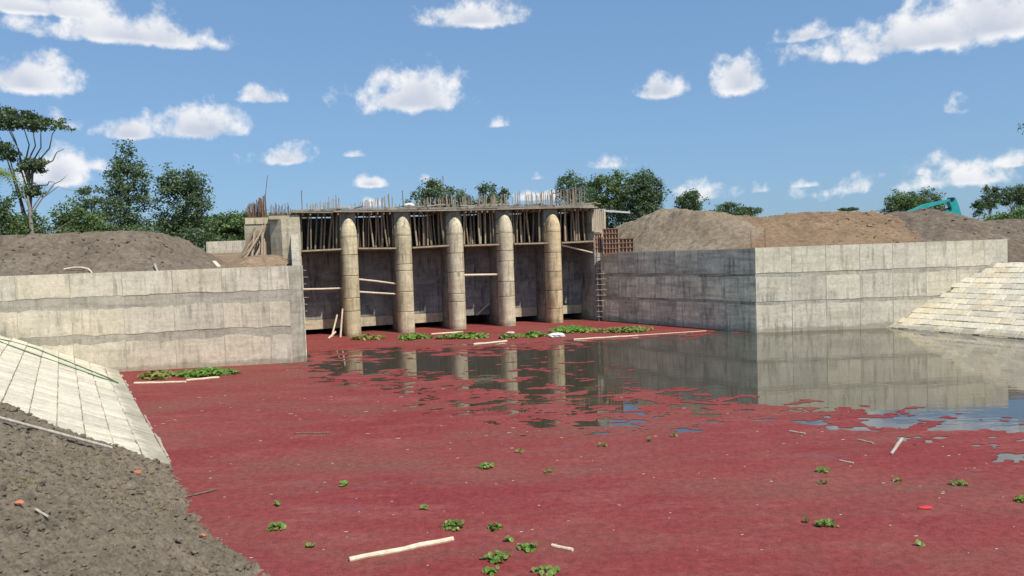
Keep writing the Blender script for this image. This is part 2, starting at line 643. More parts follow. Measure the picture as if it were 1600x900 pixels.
def make_ground():
    cx, cy = 4, 20
    rings = []
    for k, s in enumerate([1, 1.5, 3, 10, 40, 100]):
        row = []
        for (x, y, z) in inner:
            d = Vector((x - cx, y - cy))
            u = d.normalized()
            r = d.length if k == 0 else max(d.length + 5, 30 * s)
            zz = z if k == 0 else 3.8
            row.append((cx + u.x * r, cy + u.y * r, zz))
        rings.append(row)
    v, f = [], []
    n = len(inner)
    for row in rings:
        v += row
    for k in range(len(rings) - 1):
        for i in range(n):
            j = (i + 1) % n
            f.append((k * n + i, k * n + j, (k + 1) * n + j, (k + 1) * n + i))
    o = link('ground', mesh_of('ground', v, f, M['ground']))
    structure(o)


make_ground()
structure(build('water', MB().add([(-60, -60, 0), (60, -60, 0), (60, 60, 0), (-60, 60, 0)], [(0, 1, 2, 3)]), M['water'], origin=(0, 0, 0)))

# --- red floating mat with open leads; outlines in metres on the water
OPEN = [(-8.6, 32.0), (-9.6, 36.6), (-5.5, 36.2), (-1.84, 34.9), (2.7, 35.3), (9.4, 37.0), (14, 41), (40, 41), (40, 12.5), (14.0, 13.4), (9.9, 14.9), (9.3, 16.0),
        (8.27, 16.6), (7.26, 17.5), (5.8, 18.4), (4.4, 19.0), (2.35, 18.3), (.84, 18.9), (-.45, 20.2), (-3.3, 23.8), (-6.6, 27.7)]


def poly_sd(X, Y, P, sy=1.0):
    d = np.full(X.shape, 1e9)
    ins = np.zeros(X.shape, bool)
    Yp = Y * sy
    for i in range(len(P)):
        x0, y0 = P[i][0], P[i][1] * sy
        x1, y1 = P[(i + 1) % len(P)][0], P[(i + 1) % len(P)][1] * sy
        ex, ey = x1 - x0, y1 - y0
        t = np.clip(((X - x0) * ex + (Yp - y0) * ey) / (ex * ex + ey * ey), 0, 1)
        d = np.minimum(d, np.hypot(X - x0 - t * ex, Yp - y0 - t * ey))
        c = ((y0 <= Yp) & (y1 > Yp)) | ((y1 <= Yp) & (y0 > Yp))
        with np.errstate(divide='ignore', invalid='ignore'):
            xi = x0 + (Yp - y0) * ex / (ey if ey else 1e-9)
        ins ^= c & (X < xi)
    return np.where(ins, d, -d)


def azolla_field(X, Y):
    """> 0 where the mat covers the water"""
    sd = poly_sd(X, Y, OPEN)
    n1 = fbm(X * 1.7, Y * 2.7, 6, 21, .66) - .5
    n2 = fbm(X * .22 + 9, Y * .3, 4, 33) - .5
    back = sstep(1.2, .2, Y - (35.2 + .12 * X))            # far edge is held by floating poles
    cover = -sd * (.20 + .22 * sstep(6, 9, X) * 0 + .10 * sstep(1, -3, X))
    band = np.exp(-((Y - 29.3 + .08 * (X + 5)) / 1.0) ** 2) * sstep(-.5, -3, X)      # clear strip in front of the left bays
    # the left half of the lead is half overgrown
    half = sstep(6.5, 1.5, X + .25 * (Y - 30)) * sstep(14, 17, Y)
    cover = np.where(sd > 0, np.maximum(-sd * .13, -.55) + half * (.19 + np.minimum(.05 * sd, .10) - .5 * band), cover)
    calm = 1 - .55 * sstep(1.0, 4.0, sd) * (1 - half)
    f = cover + n1 * (1.75 * back * calm + .15) + n2 * .22 * back
    f = np.where((sd < -1.9) & (Y < 34), 1.0, f)
    return f


def make_azolla():
    h = .085
    B = 8
    xs = np.arange(-17, 26.5, h)
    ys = np.arange(6, 46.5, h)
    xs = xs[:(len(xs) - 1) // B * B + 1]
    ys = ys[:(len(ys) - 1) // B * B + 1]
    X, Y = np.meshgrid(xs, ys)
    F = azolla_field(X, Y)
    ins = F > 0
    nx, ny = len(xs), len(ys)
    V, Fc = [], []
    # fully covered blocks
    for by in range(0, ny - 1, B):
        for bx in range(0, nx - 1, B):
            sub = ins[by:by + B + 1, bx:bx + B + 1]
            if not sub.any():
                continue
            if sub.all():
                k = len(V)
                V += [(xs[bx], ys[by], 0), (xs[bx + B], ys[by], 0), (xs[bx + B], ys[by + B], 0), (xs[bx], ys[by + B], 0)]
                Fc.append((k, k + 1, k + 2, k + 3))
                continue
            for j in range(by, by + B):
                for i in range(bx, bx + B):
                    c = ((i, j), (i + 1, j), (i + 1, j + 1), (i, j + 1))
                    a = [ins[q[1], q[0]] for q in c]
                    if not any(a):
                        continue
                    poly = []
                    for e in range(4):
                        p, q = c[e], c[(e + 1) % 4]
                        fp, fq = F[p[1], p[0]], F[q[1], q[0]]
                        if fp > 0:
                            poly.append((xs[p[0]], ys[p[1]], 0))
                        if (fp > 0) != (fq > 0):
                            t = fp / (fp - fq)
                            poly.append((xs[p[0]] + t * (xs[q[0]] - xs[p[0]]), ys[p[1]] + t * (ys[q[1]] - ys[p[1]]), 0))
                    k = len(V)
                    V += poly
                    Fc.append(tuple(range(k, k + len(poly))))
    V = [(x, y, .006) for x, y, _ in V]
    o = link('azolla_mat', mesh_of('azolla_mat', V, Fc, M['azolla']))
    o['kind'] = 'stuff'
    tag(o, 'red floating azolla mat covering the still water', 'azolla')


make_azolla()

# ------------------------------------------------------------------ revetment slopes with blocks
TL = Vector((.505, -.863, 0)).normalized()          # along the left toe, towards the camera
UL = Vector((-.863, -.505, 0)).normalized()         # up the left bank, horizontal
TOE_L = Vector((-7.54, 16.36, 0))
SL = 1 / 2.253
TR = Vector((.4352, -.9003, 0)).normalized()
UR = Vector((.9003, .4352, 0)).normalized()
TOE_R = Vector((17.7, 36.32, 0))
SR = 1 / 1.562


def make_slope(name, toe, T, U, k, s0, s1, w0, w1, m, cut=None):
    mb = MB()
    if cut is not None:
        q = lambda a, b_, d: toe + T * a + U * b_ + Vector((0, 0, b_ * k - d))
        mb.add([q(cut, w0, .5), q(s1, w0, .5), q(s1, w1, .5), q(cut, w1, .5)], [(0, 1, 2, 3)])
        s1 = cut
    mb.add([toe + T * s0 + U * w0 + Vector((0, 0, w0 * k - .05)), toe + T * s1 + U * w0 + Vector((0, 0, w0 * k - .05)),
            toe + T * s1 + U * w1 + Vector((0, 0, w1 * k - .05)), toe + T * s0 + U * w1 + Vector((0, 0, w1 * k - .05))], [(0, 1, 2, 3)])
    return structure(build(name, mb, m, origin=tuple(toe)))


def block_mesh(name, a, b, h, m, seed):
    random.seed(seed)
    mb = MB()
    e = .018
    j = lambda: random.uniform(-.008, .008)
    lo = [(-a / 2, -b / 2), (a / 2, -b / 2), (a / 2, b / 2), (-a / 2, b / 2)]
    vs = [(x + j(), y + j(), 0) for x, y in lo] + [(x + j(), y + j(), h - e) for x, y in lo] + \
         [(x * (1 - 2 * e / a) + j(), y * (1 - 2 * e / b) + j(), h) for x, y in lo]
    fs = [(3, 2, 1, 0), (8, 9, 10, 11)]
    for q in (0, 4):
        for i in range(4):
            fs.append((q + i, q + (i + 1) % 4, q + 4 + (i + 1) % 4, q + 4 + i))
    return mesh_of(name, vs_fix(vs), fs, m)


def vs_fix(v):
    return v


def lay_blocks(parent, toe, T, U, k, bs, bw, rows, s_from, s_to, keep, meshes, shades, stagger=.5):
    slope_len = math.sqrt(1 + k * k)
    up3 = (U + Vector((0, 0, k))).normalized()
    nrm = T.cross(up3)
    if nrm.z < 0:
        nrm = -nrm
    dw = bw / slope_len
    for r in rows:
        off = (r % 2) * stagger * bs
        n0, n1 = int(math.floor(s_from / bs)), int(math.ceil(s_to / bs))
        for c in range(n0, n1):
            s = (c + .5) * bs + off
            w = (r + .5) * dw
            P = toe + T * s + U * w + Vector((0, 0, w * k))
            if not keep(P, s, w):
                continue
            o = bpy.data.objects.new('block', random.choice(meshes))
            COL.objects.link(o)
            o.parent = parent
            rx = T.copy()
            ry = nrm.cross(rx)
            rot = Matrix((rx, ry, nrm)).transposed().to_euler()
            rot.x += random.gauss(0, .008)
            rot.y += random.gauss(0, .008)
            rot.z += random.gauss(0, .012)
            o.rotation_euler = rot
            o.location = P - parent.location + nrm * (random.gauss(0, .009) - .075) + T * random.gauss(0, .006)
            sh = random.choice(shades)
            q = random.uniform(.94, 1.05)
            o.color = (sh[0] * q, sh[1] * q, sh[2] * q, 1)


def left_wall_y(x):
    return 31.3 + .1445 * (x + 8.75)


def mud_edge(w):         # s where the mud begins, for a place w up the bank
    return np.interp(w, [-1, 0, .73, 1.56, 2.33, 3.02, 5, 9], [.1, .05, -.05, .2, -.6, -1.35, -3.4, -7.5])


slopeL = make_slope('revetment_slope', TOE_L, TL, UL, SL, -17.5, 40, -2.5, 7.55, M['joint_grey'], .25)
slopeR = make_slope('revetment_slope', TOE_R, TR, UR, SR, -.2, 45, -2.5, 4.55, M['joint_grey'])
bm = [block_mesh('block', .528, .532, .1, M['block'], i) for i in range(5)]
lay_blocks(slopeL, TOE_L, TL, UL, SL, .55, .55, range(-1, 14), -17, 2.0,
           lambda P, s, w: P.y < left_wall_y(P.x) + .02 and s < float(mud_edge(w)) + .55 and P.x > -.70 * P.y - 1.2,
           bm, [(1, 1, 1), (1, 1, 1), (.95, .95, .95), (1.04, 1.04, 1.04), (.88, .88, .89)])
bm2 = [block_mesh('block', .58, .398, .1, M['block'], 20 + i) for i in range(5)]
lay_blocks(slopeR, TOE_R, TR, UR, SR, .6, .415, range(-1, 13), -2.4, 9.5,
           lambda P, s, w: P.y < 36.33 and P.x < .70 * P.y + 1.2,
           bm2, [(1.12, 1.12, 1.1), (1.1, 1.1, 1.1), (1.0, 1.0, 1.02), (1.18, 1.16, 1.12), (1.05, .98, .9), (.93, .93, .95), (1.14, 1.1, 1.02)])


# --- clod-covered mud bank in the foreground
def mud_world(s, w, z):
    return (TOE_L.x + TL.x * s + UL.x * w, TOE_L.y + TL.y * s + UL.y * w, z)


def mud_height(S, W):
    X = TOE_L.x + TL.x * S + UL.x * W
    Y = TOE_L.y + TL.y * S + UL.y * W
    e = mud_edge(W)
    rag = (fbm(X * 1.3, Y * 1.3, 4, 61) - .5) * .9
    f = sstep(-.15, .45, S - e + rag * .6)
    shore = .12 * sstep(3, 7, S)
    base = W * SL + shore + f * (.0 + .14 * sstep(.1, 1.6, W)) - (1 - f) * .22
    w1 = worley(X * 6.2 + fbm(X * 3, Y * 3, 2, 5), Y * 6.2, 3)
    w2 = worley(X * 14 + .5 * fbm(X * 9, Y * 9, 2, 8), Y * 14, 9)
    z = base + (fbm(X * .7, Y * .7, 3, 40) - .5) * .26 + f * ((.5 - w1) * .075 + (.5 - w2) * .05 + (fbm(X * 6, Y * 6, 5, 44, .65) - .5) * .13)
    return z


def make_mud():
    s = np.arange(-5.2, 10.2, .025)
    w = np.arange(-1.3, 5.4, .025)
    S, W = np.meshgrid(s, w)
    Z = mud_height(S, W)
    X = TOE_L.x + TL.x * S + UL.x * W
    Y = TOE_L.y + TL.y * S + UL.y * W
    v = np.stack([X.ravel(), Y.ravel(), Z.ravel()], 1)
    nx = len(s)
    i = np.arange(len(w) - 1)[:, None] * nx + np.arange(nx - 1)[None, :]
    f = np.stack([i, i + nx, i + nx + 1, i + 1], -1).reshape(-1, 4)
    k = (S > mud_edge(W) - .9) & (Z > -.15) & (X > -.72 * Y - 1.0)
    kk = (k[:-1, :-1] & k[1:, :-1] & k[:-1, 1:] & k[1:, 1:]).ravel()
    structure(link('mud_bank', mesh_of('mud_bank', v, f[kk], M['mud'])))
    random.seed(5)
    mb = MB()
    for _ in range(7000):
        ss, ww = random.uniform(-4.5, 9.6), random.uniform(-.9, 5.0)
        if ss < float(mud_edge(ww)) + .02:
            continue
        r = min(.08, .012 + random.expovariate(1 / .012))
        zz = float(mud_height(np.array([[ss]]), np.array([[ww]]))[0, 0])
        if zz < .0:
            continue
        x, y, _ = mud_world(ss, ww, 0)
        if x < -.72 * y - 1:
            continue
        mb.lump((x, y, zz + r * .15), r, 5, 4, .46, (random.uniform(.8, 1.5), random.uniform(.8, 1.4), random.uniform(.5, .9)))
    o = build('mud_clods', mb, M['mud'], origin=(0, 0, 0))
    o['kind'] = 'stuff'
    tag(o, 'loose grey mud clods strewn over the near bank', 'mud clods')


make_mud()


# ------------------------------------------------------------------ retaining walls
def ragged_panel(P0, P1, z0, z1, nrm, proud, rag0, rag1, seed):
    """one cast lift between two seams: ragged top or bottom edge, side edges straight"""
    random.seed(seed)
    P0, P1, nrm = Vector(P0), Vector(P1), Vector(nrm)
    L = (P1 - P0).length
    n = max(6, int(L / .11))
    front, back = [], []
    for i in range(n + 1):
        p = P0.lerp(P1, i / n)
        wv = lambda o_: float(fbm(np.array([[(p.x + p.y) * 1.1 + o_]]), np.array([[seed * .37]]), 5, 71, .62)[0, 0] - .5) * 4
        lo = z0 + (wv(0) * rag0 if rag0 else 0)
        hi = z1 + (wv(31.7) * rag1 if rag1 else 0)
        front.append((p + nrm * proud, lo, hi))
        back.append((p - nrm * .04, lo, hi))
    mb = MB()
    vs, fs = [], []
    for (p, lo, hi) in front:
        vs += [(p.x, p.y, lo), (p.x, p.y, hi)]
    for (p, lo, hi) in back:
        vs += [(p.x, p.y, lo), (p.x, p.y, hi)]
    m2 = 2 * (n + 1)
    for i in range(n):
        a = 2 * i
        fs.append((a, a + 2, a + 3, a + 1))
        fs.append((a + 1, a + 3, m2 + a + 3, m2 + a + 1))
        fs.append((a, m2 + a, m2 + a + 2, a + 2))
    fs.append((0, 1, m2 + 1, m2))
    e = 2 * n
    fs.append((e, m2 + e, m2 + e + 1, e + 1))
    return mb.add(vs, fs)


def wall_panels(parent, A, B, seams, lifts, mat, tone, seed, rag=.05):
    A, B = Vector((*A, 0)), Vector((*B, 0))
    d = (B - A).normalized()
    nrm = Vector((d.y, -d.x, 0))
    k = seed
    for li, (z0, z1) in enumerate(lifts):
        for i in range(len(seams) - 1):
            k += 1
            random.seed(k)
            g = .009
            q = (seams[i] + g, seams[i + 1] - g)
            mb = ragged_panel(A + d * q[0], A + d * q[1], z0, z1, nrm, .014 + random.uniform(-.004, .006),
                              0 if li == 0 else rag * .5, 0 if li == len(lifts) - 1 else rag, k)
            t = random.choice(tone)
            s = random.uniform(.93, 1.05)
            build('panel', mb, mat, parent, color=(t[0] * s, t[1] * s, t[2] * s))


def extrude_wall(pts, thick, z0, ztop):
    """pts: face line; thickness goes to the left-hand side of the walk (the earth side)"""
    mb = MB()
    P = [Vector((*p, 0)) for p in pts]
    off = []
    for i in range(len(P)):
        d = (P[min(i + 1, len(P) - 1)] - P[max(i - 1, 0)]).normalized()
        off.append(P[i] + Vector((-d.y, d.x, 0)) * thick)
    n = len(P)
    zt = ztop if hasattr(ztop, '__len__') else [ztop] * n
    vs = []
    for i in range(n):
        vs += [(P[i].x, P[i].y, z0), (P[i].x, P[i].y, zt[i]), (off[i].x, off[i].y, zt[i]), (off[i].x, off[i].y, z0)]
    fs = []
    for i in range(n - 1):
        a, b = 4 * i, 4 * i + 4
        fs += [(a, b, b + 1, a + 1), (a + 1, b + 1, b + 2, a + 2), (a + 2, b + 2, b + 3, a + 3)]
    fs += [(0, 1, 2, 3), (4 * n - 1, 4 * n - 2, 4 * n - 3, 4 * n - 4)]
    return mb.add(vs, fs)


# left wall: long face, rounded nose, return wall to the sluice with a rising top
CORN = Vector((-8.55, 31.33))
Lx0 = -26.0
left_pts = [(Lx0, left_wall_y(Lx0)), (-9.05, left_wall_y(-9.05)), (-8.80, 31.36), (-8.66, 31.52), (-8.64, 31.75)]
ret_end = Vector((-11.12, 40.42))
ret_pts, ret_z = [], []
for i in range(15):
    t = i / 14
    p = Vector((-8.64, 31.75)).lerp(ret_end, t)
    ret_pts.append((p.x, p.y))
    r = max(0, (t - .55) / .45)
    ret_z.append(3.96 + 1.75 * (1 - math.sqrt(max(0, 1 - r * r))) if r < 1 else 5.71)
wl = thing('retaining_wall', (-15, left_wall_y(-15), 0), 'long sunlit cream concrete retaining wall below the left earth mound', 'wall')
build('wall_core', extrude_wall(left_pts + ret_pts[1:], .38, -1, [3.96] * 5 + ret_z[1:]), M['joint'], wl, color=(.90, .90, .90))
seamsL = [0.0]
d_per = 1.0103
for x in (-22.9, -21.1, -19.25, -17.3, -15.38, -13.52, -11.66, -9.88, -9.06):
    seamsL.append((x - Lx0) * d_per)
wall_panels(wl, (Lx0, left_wall_y(Lx0)), (-9.06, left_wall_y(-9.06)), seamsL,
            [(-.4, 1.18), (1.52, 2.55), (3.02, 3.955)], M['panel'], [(1, 1, 1), (1, .98, .95), (.97, .97, .97), (1.03, 1.02, 1)], 100, .09)
wall_panels(wl, (-8.64, 31.8), (-9.85, 36.0), [0, 2.1, 4.3], [(-.4, 1.18), (1.52, 2.55), (3.02, 3.95)], M['panel_lifted'],
            [(1, 1, 1), (.95, .95, .95)], 160, .06)

# right walls
wr = thing('retaining_wall', (11.45, 36.1, 0), 'sunlit pale concrete retaining wall meeting the right block slope', 'wall')
build('wall_core', extrude_wall([(11.46, 36.1), (23.55, 36.42)], .38, -1, 4.0), M['joint'], wr, color=(.98, .98, .98))
seamsR = [0, 1.72, 3.36, 4.98, 6.55, 8.15, 9.6, 10.95, 12.08]
wall_panels(wr, (11.46, 36.1), (23.55, 36.42), seamsR, [(-.4, 1.28), (1.46, 2.60), (2.80, 3.995)], M['panel'],
            [(1.08, 1.08, 1.08), (1.03, 1.03, 1.04), (1.12, 1.11, 1.08), (1.0, 1.0, 1.01)], 200, .05)
ws = thing('retaining_wall', (8.4, 40.6, 0), 'shaded grey concrete wing wall between sluice and sunlit right wall', 'wall')
build('wall_core', extrude_wall([(5.25, 45.2), (11.455, 36.095)], .38, -1, 3.98), M['joint_grey'], ws)
wall_panels(ws, (5.25, 45.2), (11.455, 36.095), [.05, 1.5, 3.0, 4.5, 5.95, 7.5, 9.2, 11.0],
            [(-.4, 1.28), (1.46, 2.60), (2.80, 3.975)], M['panel_lifted'], [(.97, .97, .97), (1.1, 1.09, 1.05), (.84, .85, .86), (1.0, 1.0, .98)], 260, .07)

# low far wall behind the left mound
fw = build('low_wall', extrude_wall([(-24.5, 62.0), (-15.2, 62.0)], .4, 3.6, 5.9), M['panel'], color=(1, 1, 1))
tag(fw, 'low pale concrete wall far behind the left earth mound', 'wall')

# ------------------------------------------------------------------ sluice structure (local frame: x along the front, y into depth)
SO = Vector((-8.62, 41.2, 0))
UX = Vector((.953, .304, 0)).normalized()
UY = Vector((-.304, .953, 0)).normalized()
SP = 2.92
PR = .425


def G(x, y, z):
    p = SO + UX * x + UY * y
    return (p.x, p.y, z)


XL, XR = -2.5, 4 * SP + PR + 2.1
sl = thing('sluice_structure', G(2 * SP, 0, 0), 'unfinished concrete sluice with five round-nosed piers and a deck bristling with bars', 'sluice')
JOINTS = [[0, 1.35, 2.05, 3.25, 4.35, 5.30], [0, 1.15, 2.25, 3.4, 3.75, 5.30], [0, 1.55, 2.0, 3.2, 4.25, 5.30], [0, 1.7, 2.55, 3.7, 4.3, 5.30],
          [0, .85, 1.9, 3.0, 4.1, 5.30]]
TINTS = [(1.0, .95, .80), (1.0, .96, .84), (1.02, 1.0, .94), (1.0, .98, .90), (1.05, .93, .74)]


def nose_mesh(z0, z1, r0, dome=False):
    mb = MB()
    n = 16
    rows = []
    if not dome:
        zs = [z0 + .012, z0 + .03, z1 - .03, z1 - .012]
        rs = [r0 - .018, r0, r0, r0 - .018]
    else:
        zs = [z0 + .012] + [z0 + (z1 - z0) * t for t in (.12, .3, .48, .64, .78, .89, .96, 1.0)]
        rs = [r0 - .01] + [r0 * math.sqrt(max(0, 1 - t ** 2.1)) for t in (.12, .3, .48, .64, .78, .89, .96)] + [.02]
    vs, fs = [], []
    for z, r in zip(zs, rs):
        for k in range(n + 1):
            a = math.pi + math.pi * k / n
            vs.append((r * math.cos(a), r * math.sin(a), z))
        vs.append((r, .42, z))
        vs.append((-r, .42, z))
    w = n + 3
    for i in range(len(zs) - 1):
        for k in range(w):
            fs.append((i * w + k, i * w + (k + 1) % w, (i + 1) * w + (k + 1) % w, (i + 1) * w + k))
    fs.append(tuple(range(w))[::-1])
    fs.append(tuple(range((len(zs) - 1) * w, len(zs) * w)))
    return mb.add([(x, y, z) for x, y, z in vs], fs)


for k in range(5):
    x0 = k * SP
    shaft = MB().box(x0 - PR + .004, x0 + PR - .004, .36, 6, -1, 6.62, G)
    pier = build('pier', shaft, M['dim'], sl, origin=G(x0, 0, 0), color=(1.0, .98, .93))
    z_prev = -1
    for i, zz in enumerate(JOINTS[k][1:]):
        mb = nose_mesh(z_prev, zz, PR)
        mb.v = [G(x0 + x, y, z) for x, y, z in mb.v]
        q = random.uniform(.9, 1.06)
        seg = build('nose_segment', mb, M['pier'], pier, origin=G(x0, 0, z_prev), smooth=False,
                    color=tuple(c * q for c in TINTS[k]))
        z_prev = zz
    mb = nose_mesh(z_prev, 6.3 + .06 * math.sin(k * 2.3), PR, True)
    mb.v = [G(x0 + x, y, z) for x, y, z in mb.v]
    build('nose_cap', mb, M['pier'], pier, origin=G(x0, 0, z_prev), color=tuple(c * 1.03 for c in TINTS[k]))

bays = []
for i in range(6):
    a = XL if i == 0 else (i - 1) * SP + PR
    b = XR if i == 5 else i * SP - PR
    bays.append((a, b))
BAYN = ['leftmost bay', 'second bay from the left', 'third bay from the left', 'fourth bay from the left', 'fifth bay from the left', 'rightmost bay']
for i, (a, b) in enumerate(bays):
    z0 = .34 if i != 3 else .55
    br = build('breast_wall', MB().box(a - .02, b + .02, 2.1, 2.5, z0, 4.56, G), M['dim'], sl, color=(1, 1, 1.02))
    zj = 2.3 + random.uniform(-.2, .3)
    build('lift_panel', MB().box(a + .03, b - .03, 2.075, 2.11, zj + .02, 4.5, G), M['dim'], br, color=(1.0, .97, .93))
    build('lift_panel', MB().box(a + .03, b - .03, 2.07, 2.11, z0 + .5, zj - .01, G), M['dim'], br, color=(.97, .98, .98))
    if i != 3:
        build('sunlit_band', MB().box(a + .03, b - .03, 2.045, 2.11, z0 - .04, z0 + .48, G), M['panel'], br, color=(.92, .88, .80))  # pale strip standing in for sunlight on the foot of the wall
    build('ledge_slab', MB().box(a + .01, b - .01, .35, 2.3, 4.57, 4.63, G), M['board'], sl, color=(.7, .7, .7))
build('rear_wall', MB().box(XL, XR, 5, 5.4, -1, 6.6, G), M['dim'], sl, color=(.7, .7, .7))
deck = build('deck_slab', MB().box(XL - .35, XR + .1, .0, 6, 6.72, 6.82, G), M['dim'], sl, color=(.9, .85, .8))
random.seed(8)
x = XL - .45
while x < XR + .1:
    e = min(x + random.uniform(1.9, 3.0), XR + .25)
    dz = random.uniform(-.02, .02)
    d2 = random.uniform(-.03, .03)
    yf = -.16 + random.uniform(-.09, .07)
    mb = MB().hexa([G(x, yf, 6.63 + dz), G(e - .012, yf, 6.63 + d2), G(e - .012, .25, 6.63 + d2), G(x, .25, 6.63 + dz),
                    G(x, yf, 6.70 + dz), G(e - .012, yf, 6.70 + d2), G(e - .012, .25, 6.70 + d2), G(x, .25, 6.70 + dz)])
    build('formwork_board', mb, M['board'], deck, color=tuple([random.uniform(.6, .95)] * 3))
    x = e
x = XL - .2
while x < XR:                # joist ends under the edge boards
    if all(abs(x - k * SP) > PR + .08 for k in range(5)):
        build('joist', MB().box(x, x + .07, -.06 + random.uniform(-.05, .05), 2.2, 6.50 + random.uniform(-.02, .02), 6.615, G), M['board'], deck,
              color=tuple([random.uniform(.45, .8)] * 3))
    x += random.uniform(.28, .42)
for k in range(34):          # loose board ends and bits sticking up along the edge
    x = random.uniform(XL, XR)
    mb = MB().bar(G(x, random.uniform(-.1, 1.2), 6.9), G(x + random.uniform(.3, 1.2), random.uniform(-.1, 1.2), 6.88 + random.uniform(0, .12)), .12, .05)
    build('formwork_board', mb, M['board'], deck, color=tuple([random.uniform(.8, 1.3)] * 3))


# reinforcement standing on the deck
def px2x(px):
    return (px - 552) / 81 * SP


def rebar(x, y, z0, h, r, m, parent, lean=.03):
    mb = MB().tube([G(x, y, z0), G(x + random.gauss(0, lean) * h, y + random.gauss(0, lean) * h, z0 + h)], r, 5)
    build('rebar', mb, m, parent, origin=G(x, y, z0), color=tuple([random.uniform(.75, 1.25)] * 3))


for (p0, p1, n, h0, h1) in [(493, 541, 22, .25, .55), (545, 568, 4, .1, .3), (568, 620, 24, .3, .62), (622, 650, 6, .15, .4),
                            (652, 720, 32, .35, .62), (720, 860, 62, .45, .68), (858, 935, 40, .62, .86)]:
    for i in range(n):
        t = (i + random.uniform(-.3, .3)) / n
        y = random.choice([.1, .15, .9, 1.8, 3.0])
        rebar(px2x(p0 + (p1 - p0) * t) + y * .1, y, 6.84, (h0 + (h1 - h0) * t) * random.uniform(.9, 1.45), .018 + .008 * random.random(), M['bar'], deck)
for px_, h in [(487, 1.0), (636, .95), (699, 1.75), (540, .55), (886, 1.05)]:
    rebar(px2x(px_), .3, 6.84, h, .022, M['rust'], deck, .01)

# left abutment
ab = build('abutment', MB().add(*(lambda v: (v, [(0, 1, 2, 3, 4)[::-1], (5, 6, 7, 8, 9), (0, 1, 6, 5), (1, 2, 7, 6), (2, 3, 8, 7), (3, 4, 9, 8), (4, 0, 5, 9)]))(
    [G(x, y, z) for z in (-1, 6.32) for x, y in ((-4.0, .55), (-3.45, -.1), (XL, -.1), (XL, 6), (-4.0, 6))])), M['pier'], sl, color=(.86, .86, .84))
build('abutment_cap', MB().box(-4.05, XL - .02, .0, 2.2, 6.33, 6.52, G), M['pier'], ab, color=(.8, .78, .72))
build('abutment_wing', MB().box(-5.3, -4.02, 1.2, 2.2, 2, 6.15, G), M['pier'], ab, color=(.72, .72, .70))
build('wing_cap', MB().box(-5.25, -4.05, 1.15, 2.25, 6.16, 6.5, G), M['pier'], ab, color=(.95, .92, .85))
random.seed(21)
for i in range(30):
    x = -5.15 + i / 30 * 1.05 + random.uniform(-.03, .03)
    rebar(x, random.uniform(1.2, 2.1), 6.48, .55 + .75 * i / 30 + random.uniform(-.12, .12), .026, M['rust'], ab)
for i in range(17):
    x = -3.95 + i / 17 * 1.1
    rebar(x, random.uniform(.2, 1.8), 6.5, random.uniform(.35, .78), .018, M['rust'], ab)
mb = MB().tube([G(-4.2, 1.3, 7.4), G(-4.0, 1.3, 8.75)], .018, 5)
build('rebar', mb, M['rust'], ab, origin=G(-4.2, 1.3, 7.4))
for i in range(9):       # dowels sticking out of the left return wall
    z = .75 + i * .36
    build('dowel', MB().tube([G(XL - .02, .3, z), G(XL + .22 + .06 * math.sin(i * 2), .25, z - .02)], .022, 5), M['bar'], ab)
# right abutment
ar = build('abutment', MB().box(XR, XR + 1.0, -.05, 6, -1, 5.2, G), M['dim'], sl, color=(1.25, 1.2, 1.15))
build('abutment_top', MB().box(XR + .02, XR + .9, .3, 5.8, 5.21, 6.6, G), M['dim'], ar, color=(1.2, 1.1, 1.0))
for i in range(7):
    x = XR + .03 + i * .13
    build('formwork_board', MB().box(x, x + .115, .2, .27, 5.1 + random.uniform(0, .2), 6.45 + random.uniform(-.1, .15), G), M['pale_timber'], ar,
          color=tuple([random.uniform(.55, .85)] * 3))

# timber props between ledge and deck, one thing each
random.seed(31)
for i, (a, b) in enumerate(bays):
    n = [9, 12, 12, 12, 12, 13][i]
    for j in range(n):
        x = a + (b - a) * (j + .5 + random.uniform(-.28, .28)) / n
        y = random.uniform(.45, 1.3)
        lx = random.gauss(0, .10)
        r = random.uniform(.038, .062)
        P, Q = Vector(G(x, y, 4.74)), Vector(G(min(max(x + lx, a + .08), b - .08), y + random.uniform(-.1, .1), 6.70))
        mid = P.lerp(Q, .5) + Vector((random.gauss(0, .02), random.gauss(0, .02), 0))
        o = build('timber_prop', MB().tube([P, mid, Q], [r, r * .95, r * .85], 7), M['timber'], origin=tuple(P),
                  color=tuple([random.uniform(.55, 1.35)] * 3))
        tag(o, 'round timber prop under the deck, %s from left in the %s' % (ORD[j], BAYN[i]), 'prop', 'timber props under the deck')
    # planks the props stand on
    tilt = random.uniform(-.03, .03)
    o = build('scaffold_plank', MB().hexa([G(a + .02, -.25, 4.62 - tilt), G(b - .02, -.25, 4.62 + tilt), G(b - .02, .34, 4.62 + tilt), G(a + .02, .34, 4.62 - tilt),
                                           G(a + .02, -.25, 4.70 - tilt), G(b - .02, -.25, 4.70 + tilt), G(b - .02, .34, 4.71 + tilt), G(a + .02, .34, 4.71 - tilt)]),
              M['board'], color=(.9, .85, .8))
    tag(o, 'weathered ledge plank carrying the timber props in the %s' % BAYN[i], 'plank', 'ledge planks')

